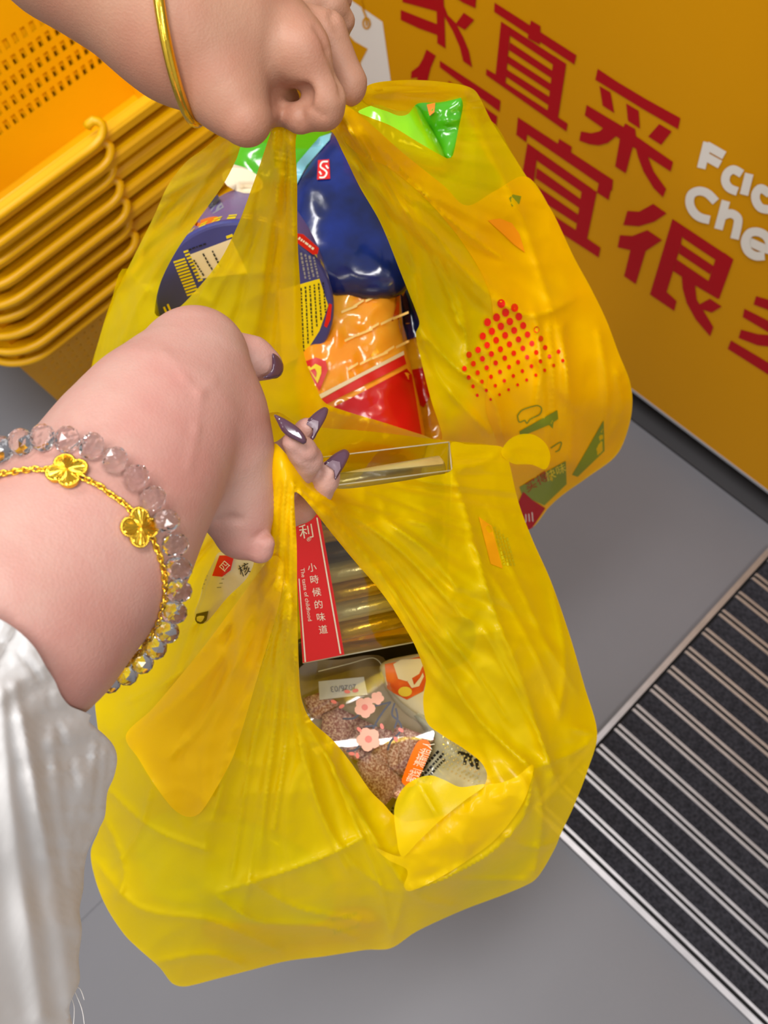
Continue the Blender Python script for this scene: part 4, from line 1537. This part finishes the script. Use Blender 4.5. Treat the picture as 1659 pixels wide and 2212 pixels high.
# ---- cream packet at the left opening of the front bag
o, fr = pack('snack_packet', [(470, 1185), (545, 1180), (600, 1220), (560, 1290), (480, 1350), (430, 1356), (412, 1334), (428, 1290), (440, 1240)], [(470, 1190, .60), (560, 1200, .60), (430, 1345, .62)], .014, g_cream, edge=45, wrinkle=.002, seed=23)
tag(o, 'cream sachet with a small red badge under the little finger', 'sachet')
decal('red_badge', [[(474, 1200), (506, 1200), (498, 1232), (480, 1246), (458, 1244)]], fr, redp, o)
text_decal('white_lettering', '四', (484, 1236), (14, -16), (-16, -14), fr, wht, o)
text_decal('black_lettering', '核', (520, 1246), (24, -12), (-10, -26), fr, blk, o)
decal('seal_line', [quad_px((434 + 3 * i, 1270 - 9 * i), (44, -2), (0, 1.6)) for i in range(5)], fr, greyp, o, step=40)
decal('dark_window', [[(420, 1344), (424, 1326), (450, 1320), (446, 1340), (432, 1352)]], fr, mat('window_brown', srgb(92, 80, 58), rough=.3), o)

# ---- tray of haw slices with a printed clear cover
m_haw, N, L = NT('haw_sugar')
b = N['Principled BSDF']
b.inputs['Roughness'].default_value = .7
tcn = N.new('ShaderNodeTexCoord')
nz = N.new('ShaderNodeTexNoise')
nz.inputs['Scale'].default_value = 650
nz.inputs['Detail'].default_value = 3
L.new(tcn.outputs['Object'], nz.inputs['Vector'])
rp = N.new('ShaderNodeValToRGB')
rp.color_ramp.elements[0].position = .40
rp.color_ramp.elements[1].position = .68
rp.color_ramp.elements[0].color = (*srgb(160, 98, 84), 1)
rp.color_ramp.elements[1].color = (*srgb(236, 204, 188), 1)
L.new(nz.outputs['Fac'], rp.inputs['Fac'])
L.new(rp.outputs['Color'], b.inputs['Base Color'])


def C7(*pts):
    return [(640 + x * .26522, 1400 + y * .26522) for x, y in pts]


tray_out = [(648, 1442), (740, 1424), (828, 1420), (850, 1500), (935, 1570), (935, 1600), (905, 1660), (872, 1720), (850, 1790), (800, 1790), (690, 1640), (640, 1560)]
TD = Depth([(650, 1440, .70), (830, 1430, .70), (930, 1600, .69), (850, 1780, .70), (660, 1580, .68)])
tray = empty('haw_tray', tuple(P(780, 1600, .73)), 'clear covered tray with pink blossom print over brown haw slices', 'tray')
v_, f_, _o = triangulate(tray_out, (), 16)
n_ = len(v_)
ed = {}
for a in f_:
    for i in range(3):
        k = (a[i], a[(i + 1) % 3])
        if (k[1], k[0]) in ed:
            del ed[(k[1], k[0])]
        else:
            ed[k] = 1
m_trayb = mat('tray_base', srgb(168, 150, 124), rough=.3, alpha=.8)
mesh_obj('tray_base', np.r_[PP(v_, TD(v_) + .028), PP(v_, TD(v_) + .006)], [tuple(x[::-1]) for x in f_] + [(a, b, b + n_, a + n_) for a, b in ed], m_trayb, tray, smooth=False)
cover = mesh_obj('clear_cover', PP(v_, TD(v_)), [tuple(x[::-1]) for x in f_], m_clear, tray)
slices = [C7((80, 420), (200, 380), (330, 450), (300, 560), (150, 580)), C7((240, 560), (340, 505), (575, 622), (380, 760), (225, 660)), C7((225, 645), (395, 650), (380, 790), (320, 780), (215, 700)),
          C7((380, 780), (520, 660), (560, 760), (450, 860)), C7((500, 690), (650, 660), (760, 690), (745, 900), (600, 860)), C7((400, 830), (660, 850), (760, 960), (620, 960), (470, 900)),
          C7((745, 790), (800, 700), (850, 740), (845, 1010), (760, 960)), C7((830, 650), (1095, 745), (1010, 850), (900, 900), (810, 760)), C7((850, 760), (930, 780), (930, 900), (870, 1010), (840, 980)),
          C7((520, 955), (610, 880), (845, 1080), (690, 1268), (560, 1080)), C7((760, 1180), (860, 1090), (900, 1140), (850, 1240))]
hn = ['in the tray corner under the date slip', 'lying under the upper blossom', 'tucked left below the upper slices', 'beside the middle blossom', 'behind the middle blossom', 'in the middle of the tray',
      'standing on edge in the middle', 'at the right beside the orange label', 'leaning on the orange label', 'large and nearest the bag rim', 'half hidden under the yellow flap']
for i, sl in enumerate(slices):
    cen = np.mean(sl, 0)
    sl = [tuple(cen + (np.array(q) - cen) * 1.22) for q in sl]
    d = .7085 - .0012 * i + (.004 if i == 0 else 0)
    o, fr = pack('haw_slice', sl, [(700, 1550, d), (850, 1560, d + .001), (780, 1700, d - .0005)], .0022, m_haw, edge=7, step=11, lin=True)
    tag(o, 'sugary brown haw slice, %s' % hn[i], 'sweet', 'haw slices in the clear tray')
covf = lambda p: TD(p)
pk1 = mat('blossom_pink', srgb(244, 186, 172), rough=.5)
pk2 = mat('blossom_deep', srgb(232, 130, 124), rough=.5)
twg = mat('twig_blue_grey', srgb(72, 74, 92), rough=.5)


def blossom(cx, cy, r, rot):
    return [circle_px(cx + r * .55 * math.cos(rot + 2 * PI * k / 5), cy + r * .55 * math.sin(rot + 2 * PI * k / 5), r * .52, n=9) for k in range(5)] + [circle_px(cx, cy, r * .5, n=9)]


decal('blossom_print', blossom(788, 1528, 22, .2) + blossom(796, 1597, 25, .5) + blossom(815, 1508, 14, .1), covf, pk1, cover, step=12)
decal('blossom_heart', [circle_px(788, 1528, 7, n=8), circle_px(796, 1597, 8, n=8)], covf, pk2, cover, off=.001, step=12)
decal('petal_print', [circle_px(x, y, 7, 4, n=8, rot=a) for x, y, a in ((721, 1516, .4), (738, 1526, -.5), (825, 1569, 1.2), (776, 1576, .8), (866, 1577, .6), (855, 1597, 1.0), (772, 1632, 1.4), (760, 1628, .2), (750, 1494, .1), (768, 1492, -.2))], covf, pk2, cover, step=8)
decal('twig_print', letter_strokes([C7((770, 440), (720, 500), (660, 590), (610, 690)), C7((800, 450), (780, 540), (830, 590), (855, 640), (840, 690), (770, 760), (745, 830)), C7((810, 490), (825, 570), (800, 650)), C7((770, 440), (640, 470)), C7((530, 770), (480, 830), (410, 840)), C7((660, 630), (560, 640)), C7((540, 510), (470, 570), (380, 575))], 4.2), covf, twg, cover, off=.0003, step=12)
slip = decal('date_slip', [[(688, 1472), (786, 1462), (794, 1500), (690, 1512)]], covf, mat('slip_white', srgb(226, 222, 208), rough=.6), cover, off=-.0025)
text_decal('date_lettering', '2026/03', (770, 1478), (-17.5, 1.6), (2, 18), covf, greyp, slip, off=-.0018)
decal('seam_arc', letter_strokes([C7((180, 190), (420, 130), (620, 80), (690, 130), (740, 300))], 2.0), covf, m_clearedge, cover, off=.0012, step=12)
lab = decal('orange_label', [spline([(868, 1690), (872, 1672), (890, 1625), (903, 1602), (918, 1598), (929, 1606), (930, 1622), (912, 1665), (898, 1692), (884, 1700)], 6)], covf, mat('label_orange', srgb(244, 116, 16), rough=.4), cover, off=.0012, step=12)
for ch, t in (('蜜', .05), ('饯', .19), ('|', .34), ('清', .42), ('新', .56), ('怡', .70), ('人', .85)):
    p = np.array((881, 1694)) + np.array((44, -92)) * t
    text_decal('label_lettering', ch, p + np.array((13, 4)), np.array((6.6, -13.8)), np.array((-30, -9)) * .85, covf, wht, lab, off=.0018)
# ---- packets round the tray, and the dark gap filler
o, fr = pack('snack_packet', [(636, 1385), (820, 1360), (1010, 1335), (1015, 1420), (930, 1452), (800, 1440), (650, 1470)], [(640, 1420, .735), (1010, 1380, .735), (820, 1440, .74)], .006, mat('gap_shade_dark', srgb(44, 38, 36), rough=.25), edge=20)  # added dark slab, its colour stands for shade between box and tray
tag(o, 'added flat dark slab giving the shaded gap between the candy box and the haw tray', 'packet')
o, fr = pack('snack_packet', [(820, 1440), (870, 1418), (945, 1415), (960, 1480), (950, 1560), (900, 1560), (845, 1505)], [(830, 1440, .70), (940, 1430, .71), (900, 1550, .72)], .012, g_cream, edge=40, wrinkle=.001, seed=27)
tag(o, 'cream packet printed with red fruit and a white cup', 'packet')
decal('fruit_print', [C7((720, 130), (830, 110), (1040, 60), (1060, 250), (1035, 350), (900, 420), (800, 370), (740, 330))], fr, mat('fruit_red', srgb(206, 66, 24), rough=.4, col2=srgb(236, 120, 40), vscale=60), o)
decal('fruit_yellow_spot', [circle_px(875, 1494, 15, 11)], fr, mat('fruit_yellow', srgb(226, 196, 60), rough=.4), o, off=.001, step=8)  # yellow spot printed in the fruit picture
decal('cup_print', [C7((790, 130), (850, 95), (1000, 85), (1050, 100), (1000, 210), (900, 270), (830, 250)), C7((905, 270), (940, 240), (960, 300), (1010, 240), (1030, 200), (1040, 230), (1000, 310), (940, 325))], fr, mat('cup_cream', srgb(226, 214, 186), rough=.4), o, off=.0014)
o, fr = pack('snack_packet', [(885, 1530), (960, 1570), (1040, 1620), (1085, 1680), (1075, 1740), (980, 1760), (900, 1750), (860, 1780), (835, 1760), (880, 1700), (930, 1610)], [(900, 1550, .712), (1060, 1680, .705), (870, 1760, .715)], .010, gloss('pack_silver', (206, 204, 176), (170, 170, 150), scale=80, rough=.12), edge=40, wrinkle=.003, seed=29)
tag(o, 'pale silver sachet with black brush lettering beside the haw tray', 'sachet')
for sx, sy, s in ((0, 0, 1.0),):
    decal('brush_lettering', letter_strokes([C7((1320, 850), (1400, 870), (1430, 890)), C7((1380, 880), (1370, 950)), C7((1410, 890), (1430, 950), (1440, 960)), C7((1490, 890), (1470, 930), (1480, 985)), C7((1450, 920), (1490, 900))], 7), fr, blk, o)
decal('foil_dots', [circle_px(958 + 9 * i + 4 * (j % 2), 1592 + 8 * j + 5 * i, 2.2, n=6) for i in range(9) for j in range(9) if 0 <= i * 5 + j * 8 < 110], fr, mat('foil_dot', srgb(236, 232, 200), rough=.15, metal=.6), o, step=6)
decal('small_print', dash_rows([((902, 1672), (950, 1620)), ((908, 1682), (960, 1626)), ((914, 1690), (965, 1636)), ((846, 1756), (850, 1742)), ((852, 1760), (858, 1744))], 33, h=6), fr, blk, o)
# ---- goods that show through the film of the front bag
for out, dc, mt_, lb, sd in (
    ([(300, 1800), (420, 1740), (600, 1800), (720, 1890), (700, 1990), (480, 1990), (330, 1940)], [(320, 1820, .74), (650, 1850, .73), (500, 1980, .77)], gloss('pack_leaf', (150, 186, 30), (196, 206, 60)), 'leaf green packet showing through the lower left of the front bag', 35),
    ([(440, 1990), (620, 1970), (800, 1960), (830, 2020), (700, 2050), (480, 2085)], [(460, 2000, .80), (800, 1980, .80), (600, 2070, .83)], gloss('pack_salmon', (226, 150, 70), (196, 110, 60), scale=30), 'orange brown packet along the bottom of the front bag', 37),
    ([(1000, 1800), (1130, 1740), (1180, 1800), (1130, 1880), (980, 1940), (900, 1930)], [(1000, 1820, .75), (1150, 1790, .76), (950, 1930, .79)], gloss('pack_greyolive', (150, 150, 90), (190, 180, 70)), 'grey olive packet at the lower right of the front bag', 39),
    ([(1040, 1080), (1110, 1120), (1180, 1300), (1230, 1500), (1180, 1580), (1090, 1420), (1040, 1250)], [(1050, 1100, .72), (1180, 1350, .74), (1180, 1560, .75)], gloss('pack_mustard', (226, 196, 20), (210, 176, 14)), 'mustard packet pressed against the right side of the front bag', 41)):
    o, fr = pack('snack_packet', out, dc, .018, mt_, edge=50, wrinkle=.004, seed=sd)
    tag(o, lb, 'packet')
    if sd == 37:
        decal('barcode', [quad_px((716 + 6.5 * i, 1986 - 2 * i), (rng.choice((2, 3, 4)), -1), (6, 34)) for i in range(9)], fr, blk, o, step=40)

# ------------------------------------------------------------------ prints on the bags
dots = []
a_, b_, c_ = np.array((1083, 656.)), np.array((-19.5, 10.5)), np.array((9.3, 19.3))
for i in range(-9, 10):
    for j in range(-9, 15):
        q = a_ + b_ * i + c_ * j
        # diamond with its tip at the top, dots shrink downwards
        if inside([(1086, 640), (1236, 782), (1070, 872), (1030, 860), (985, 800)], q[None])[0]:
            s = (q - a_) @ np.array((.35, .94))
            r = max(2.4, 10.2 - s * .037)
            dots.append(circle_px(q[0], q[1], r * .85, r, n=9))
decal('red_dot_print', dots, R_D, mat('bag_print_red', srgb(226, 26, 8), rough=.4), rb, off=.0026, step=12)
bpr = mat('bag_print_orange', srgb(244, 150, 10), rough=.45)
bgr = mat('bag_print_green', srgb(124, 136, 20), rough=.45)
decal('orange_leaf_print', [[(1054, 476), (1080, 472), (1106, 482), (1122, 505), (1134, 545), (1110, 528), (1086, 505)]], R_D, bpr, rb, off=.0025)
decal('green_leaf_print', [[(1100, 428), (1108, 420), (1126, 424), (1122, 440), (1106, 446)]], R_D, bgr, rb, off=.0025)
decal('green_bubble_print', letter_strokes([[(1118, 898), (1128, 886), (1160, 876), (1170, 882), (1166, 895), (1145, 906), (1138, 915), (1134, 908), (1122, 912), (1118, 898)], [(1190, 968), (1212, 955), (1208, 972), (1200, 976)]], 2.5) +
      [[(1122, 932), (1204, 886), (1206, 905), (1196, 912), (1194, 926), (1186, 918), (1124, 944)]], R_D, bgr, rb, off=.0025)
decal('green_band_print', [[(1122, 1052), (1222, 996), (1224, 1046), (1176, 1092), (1128, 1070)], [(1272, 964), (1304, 908), (1306, 974), (1248, 1030), (1236, 1026)]], R_D, bgr, rb, off=.0025)
decal('red_block_print', [[(1114, 1098), (1130, 1062), (1150, 1080), (1178, 1098), (1150, 1140), (1136, 1148)]], R_D, m_red, rb, off=.0028)
text_decal('red_lettering', '买得', (1138, 1064), (24, -15), (-8, -22), R_D, m_red, rb, off=.0031)
text_decal('white_lettering', '山川', (1112, 1136), (21, -6), (-2, -23), R_D, wht, rb, off=.0034)
text_decal('yellow_lettering', '快味', (1180, 1040), (22, -12), (-5, -22), R_D, mat('bag_print_yellow', srgb(236, 206, 30), rough=.4), rb, off=.0031)
decal('orange_block_print', [[(1034, 1116), (1062, 1136), (1086, 1228), (1060, 1218)]], F_D, mat('bag_print_deep_orange', srgb(240, 164, 6), rough=.45), fb, off=.0013)
decal('faint_green_print', dash_rows([((1068 + 9 * i, 1138 + 8 * i), (1090 + 7 * i, 1222)) for i in range(4)], 51, h=5), F_D, mat('bag_print_faint', srgb(196, 180, 10), rough=.45), fb, off=.0013)

# ------------------------------------------------------------------ nails
m_nail = mat('nail_plum', srgb(84, 54, 70), rough=.12, coat=.6, spec=.6)
m_nailu = mat('nail_underside', srgb(120, 98, 108), rough=.35)
for out, dc in (
    ([(588, 764), (600, 769), (609, 780), (613, 792), (609, 808), (598, 817), (582, 818), (568, 816), (582, 806), (588, 790)], [(585, 765, .440), (612, 790, .448), (575, 816, .441)]),
    ([(592, 896), (600, 914), (609, 931), (622, 943), (638, 952), (656, 960), (663, 950), (650, 929), (628, 912), (606, 900)], [(592, 897, .412), (660, 955, .4160), (606, 938, .4135), (650, 920, .4145)]),
    ([(658, 915), (668, 903), (682, 890), (700, 879), (709, 884), (704, 903), (690, 928), (675, 952), (670, 946), (676, 926)], [(660, 915, .452), (705, 882, .455), (675, 950, .450)]),
    ([(700, 1002), (711, 990), (724, 979), (744, 970), (755, 979), (749, 997), (737, 1018), (724, 1037), (721, 1018), (716, 1006)], [(703, 1002, .444), (752, 975, .450), (724, 1035, .442)])):
    o, nf = pack('fingernail', out, dc, .0011, m_nail, per1, step=5, edge=9)
    if out[0][0] == 658:
        decal('nail_underside', [[(661, 916), (676, 906), (688, 910), (687, 926), (676, 946), (677, 926)]], nf, m_nailu, o, off=.0003, step=6)
    if out[0][0] == 700:
        decal('nail_underside', [[(704, 1003), (718, 994), (734, 998), (736, 1012), (725, 1032), (722, 1016)]], nf, m_nailu, o, off=.0003, step=6)

# ------------------------------------------------------------------ white sleeve
m_cot, N, L = NT('white_cotton')
b = N['Principled BSDF']
b.inputs['Base Color'].default_value = (*srgb(206, 203, 202), 1)
b.inputs['Roughness'].default_value = .85
b.inputs['Specular IOR Level'].default_value = .05
tcn = N.new('ShaderNodeTexCoord')
w1 = N.new('ShaderNodeTexWave')
w1.inputs['Scale'].default_value = 160
w1.inputs['Distortion'].default_value = 3
w1.inputs['Detail'].default_value = 2
nz = N.new('ShaderNodeTexNoise')
nz.inputs['Scale'].default_value = 90
nz.inputs['Detail'].default_value = 6
L.new(tcn.outputs['Object'], w1.inputs['Vector'])
L.new(tcn.outputs['Object'], nz.inputs['Vector'])
ad = N.new('ShaderNodeMath')
ad.operation = 'MULTIPLY_ADD'
ad.inputs[1].default_value = .25
L.new(w1.outputs['Fac'], ad.inputs[0])
L.new(nz.outputs['Fac'], ad.inputs[2])
bp = N.new('ShaderNodeBump')
bp.inputs['Strength'].default_value = .07
bp.inputs['Distance'].default_value = .002
L.new(ad.outputs[0], bp.inputs['Height'])
L.new(bp.outputs['Normal'], b.inputs['Normal'])
s_out = [(-140, 1280), (0, 1338), (38, 1362), (74, 1398), (102, 1445), (118, 1470), (132, 1502), (150, 1524), (172, 1534), (197, 1545), (192, 1558), (226, 1588), (246, 1612), (253, 1640), (246, 1678), (232, 1712), (226, 1765), (208, 1800), (190, 1838),
         (182, 1880), (180, 1920), (172, 1965), (177, 2010), (170, 2070), (172, 2120), (150, 2175), (152, 2270), (-160, 2300)]
S_D = Depth([(0, 1345, .317), (72, 1398, .320), (130, 1500, .334), (197, 1545, .360), (250, 1640, .392), (222, 1770, .415), (180, 1900, .425), (170, 2090, .445), (150, 2200, .455), (0, 1600, .312), (0, 1900, .35), (100, 1650, .338),
             (100, 2000, .39), (-120, 1400, .30), (60, 1800, .345), (170, 1700, .365)])
seam = [(-40, 1370), (30, 1400), (90, 1470), (122, 1560), (150, 1640), (168, 1720), (165, 1800), (150, 1880)]
sl_ = spline(seam, 12, closed=False)


def ruffle(p):
    d = dist_line(p, sl_)
    # position along the seam
    k = np.argmin(((p[:, None] - sl_[None])**2).sum(-1), 1) / len(sl_)
    return .0022 * np.exp(-(d / 80)**2) * vnoise1(k * 30 + 3, 61) * np.clip(d / 10, .1, 1) + .0012 * np.exp(-(d / 6)**2)


S_D.extra = [ruffle, crumple(170, .0018, 63), fold([(50, 1560), (85, 1750), (125, 1950), (150, 2150)], 26, .007), fold([(0, 1500), (25, 1750), (60, 2000), (90, 2200)], 24, .007), fold([(185, 1680), (160, 1820), (165, 2000)], 20, .005),
             fold([(110, 1600), (130, 1750), (150, 1900)], 12, .003), fold([(30, 1480), (60, 1640), (100, 1850)], 12, .003), fold([(205, 1610), (200, 1690), (190, 1760)], 9, .003), fold([(226, 1620), (222, 1690), (212, 1750)], 7, .0025)]
v_, f_, so_ = triangulate(s_out, (), 9)
tt = np.clip(dist_line(v_, so_, True) / 130, 0, 1)
fd = S_D(v_)
cuff = np.exp(-dist_line(v_, spline(s_out[1:14], 20, closed=False)) / 40)
bd = fd + .004 + .095 * np.sqrt(1 - (1 - tt)**2) + .07 * cuff * np.clip((1700 - v_[:, 1]) / 100, 0, 1)
n_ = len(v_)
ed = {}
for a in f_:
    for i in range(3):
        k = (a[i], a[(i + 1) % 3])
        if (k[1], k[0]) in ed:
            del ed[(k[1], k[0])]
        else:
            ed[k] = 1
# the cuff mouth stays open where the arm passes; the rest of the outline is closed
cl = [(a, b) for a, b in ed if not (v_[a][1] < 1560 and v_[b][1] < 1560)]
mesh_obj('sleeve', np.r_[PP(v_, fd), PP(v_, bd)], [tuple(x[::-1]) for x in f_] + [tuple(x + n_) for x in f_] + [(a, b, b + n_, a + n_) for a, b in cl], m_cot, per1)
for path in ([(150, 2120), (165, 2150), (178, 2185), (184, 2230)], [(148, 2140), (160, 2175), (158, 2220)], [(155, 2130), (172, 2135), (182, 2160)]):
    v, f = tube([P(x, y, .452) for x, y in spline(path, 6, closed=False)], .00022, 5)
    mesh_obj('loose_thread', v, f, m_cot, per1)

# ------------------------------------------------------------------ jewellery
m_gold = mat('gold', (0.93, 0.60, 0.06), rough=.2, metal=1.0, bump=.08, bscale=300)
m_glass, N, L = NT('bead_glass')
b = N['Principled BSDF']
b.inputs['Base Color'].default_value = (.97, .97, .98, 1)
b.inputs['Roughness'].default_value = .04
b.inputs['Transmission Weight'].default_value = 1.0
b.inputs['IOR'].default_value = 1.42


def plane_of(body, pts):
    h = [body.hit(*p) for p in pts]
    n = np.cross(h[1] - h[0], h[2] - h[0])
    return h, n / np.linalg.norm(n)


h, n = plane_of(arm1, [(72, 975), (238, 1015), (362, 1230)])
axis_a, axis_b = P(196, 1150, .385), P(305, 975, .402)
d_ = axis_b - axis_a
c = axis_a + d_ * (((h[1] - axis_a) @ n) / (d_ @ n))
RBEAD = .0051
loop = arm1.ring(c, n, h[1], 200, RBEAD * .86)
seg = np.linalg.norm(np.roll(loop, -1, 0) - loop, axis=1)
per = seg.sum()
nb_ = int(per / (RBEAD * 1.86))
cum = np.r_[0, np.cumsum(seg)]
brc = empty('bead_bracelet', tuple(loop[0]), 'bracelet of clear faceted glass beads round the front wrist', 'bracelet')
bmx = bmesh.new()
bmesh.ops.create_icosphere(bmx, subdivisions=2, radius=RBEAD)
for v in bmx.verts:
    v.co.z *= .86
bead_me = None
for k in range(nb_):
    s = per * k / nb_
    i = int(np.searchsorted(cum, s, side='right') - 1) % len(loop)
    t = (s - cum[i]) / seg[i]
    p = loop[i] * (1 - t) + loop[(i + 1) % len(loop)] * t
    tg = loop[(i + 1) % len(loop)] - loop[i]
    if bead_me is None:
        bo_ = bm_obj('bead', bmx, m_glass)
        bead_me = bo_.data
        bo_.parent = brc
    else:
        bo_ = bpy.data.objects.new('bead', bead_me)
        link(bo_, brc)
    bo_.matrix_local = Matrix.Translation(Vector(p - np.array(brc.location))) @ Vector(tg).to_track_quat('Z', 'Y').to_matrix().to_4x4()
h, n = plane_of(arm1, [(58, 1022), (190, 1046), (334, 1190)])
c = axis_a + d_ * (((h[1] - axis_a) @ n) / (d_ @ n))
loop = arm1.ring(c, n, h[1], 240, .0011)
seg = np.linalg.norm(np.roll(loop, -1, 0) - loop, axis=1)
per = seg.sum()
cum = np.r_[0, np.cumsum(seg)]
chn = empty('chain_bracelet', tuple(loop[0]), 'thin gold chain bracelet with clover charms on the front wrist', 'bracelet')
lk_me = None
nl = int(per / .0022)
a = np.linspace(0, 2 * PI, 12, endpoint=False)
lv, lf = tube(np.stack([.0010 * np.cos(a), np.zeros(12), .0017 * np.sin(a)], 1), .00042, 6, closed=True)
clov = [arm1.hit(146, 1022), arm1.hit(297, 1140)]
for k in range(nl):
    s = per * k / nl
    i = int(np.searchsorted(cum, s, side='right') - 1) % len(loop)
    t = (s - cum[i]) / seg[i]
    p = loop[i] * (1 - t) + loop[(i + 1) % len(loop)] * t
    if min(np.linalg.norm(p - q) for q in clov) < .0052:
        continue
    tg = Vector(loop[(i + 1) % len(loop)] - loop[i]).normalized()
    nn = Vector(p - c).normalized()
    rot = Matrix((tg.cross(nn), nn, tg)).transposed() if k % 2 else Matrix((nn, -tg.cross(nn), tg)).transposed()
    if lk_me is None:
        lo_ = mesh_obj('chain_link', lv, lf, m_gold)
        lk_me = lo_.data
        lo_.parent = chn
    else:
        lo_ = bpy.data.objects.new('chain_link', lk_me)
        link(lo_, chn)
    lo_.matrix_local = Matrix.Translation(Vector(p - np.array(chn.location))) @ rot.to_4x4()


def clover(p, xdir, nrm, R):
    nrm = nrm / np.linalg.norm(nrm)
    xdir = xdir - nrm * (xdir @ nrm)
    xdir /= np.linalg.norm(xdir)
    yd_ = np.cross(nrm, xdir)
    V, F = [], []
    nr, na = 9, 96

    def rad(a):
        return R * (.60 + .40 * abs(math.sin(2 * a))**.62)
    for j in range(nr + 1):
        for k in range(na):
            a = 2 * PI * k / na
            t = j / nr
            r = rad(a) * t
            z = .0017 + .0007 * (1 - t) * (.3 + abs(math.sin(2 * a))) + .00016 * math.sin(k * PI) + .00022 * (1 if k % 4 < 2 else -1) * (1 if 0 < j < nr else 0) * t
            V.append(p + xdir * r * math.cos(a) + yd_ * r * math.sin(a) + nrm * z)
    for k in range(na):
        a = 2 * PI * k / na
        V.append(p + (xdir * math.cos(a) + yd_ * math.sin(a)) * rad(a) - nrm * .0002)
    for j in range(nr + 1):
        for k in range(na):
            l = (k + 1) % na
            F.append((j * na + k, (j + 1) * na + k, (j + 1) * na + l, j * na + l))
    o = mesh_obj('clover_charm', V, F, m_gold, chn, smooth=False)
    pts = []
    m_ = 60
    for k in range(m_ * 3):
        a = 2 * PI * k / (m_ * 3)
        pts.append(p + (xdir * math.cos(a) + yd_ * math.sin(a)) * rad(a) + nrm * .0015)
    v, f = tube(pts, [.0005 + .00025 * (1 if k % 3 == 0 else -.6) for k in range(m_ * 3)], 6, closed=True)
    mesh_obj('beaded_edge', v, f, m_gold, o)


# quatrefoil lobes point diagonally, as the chain runs through two notches
for (px, py), (qx, qy) in (((146, 1022), (187, 1042)), ((297, 1140), (334, 1186))):
    p = arm1.hit(px, py)
    q = arm1.hit(qx, qy)
    clover(p + arm1.normal(p) * .0004, q - p, arm1.normal(p), .0069)

n = C2W @ np.array([1.0, -.07, -.10])
n /= np.linalg.norm(n)
h = [None, arm2.hit(367, 110)]
ax_a, ax_b = P(300, -30, .43), P(395, 62, .432)
d_ = ax_b - ax_a
c = ax_a + d_ * (((h[1] - ax_a) @ n) / (d_ @ n))
loop = arm2.ring(c, n, h[1], 120, .0022)
bang = np.array([sum(loop[(i + k) % 120] for k in range(-8, 9)) / 17 for i in range(120)])
bang = c + (bang - c) * 1.035
v, f = tube(bang, .0024, 12, closed=True)
tag(mesh_obj('gold_bangle', v, f, m_gold, None), 'plain round gold bangle on the wrist of the rear arm', 'bangle')
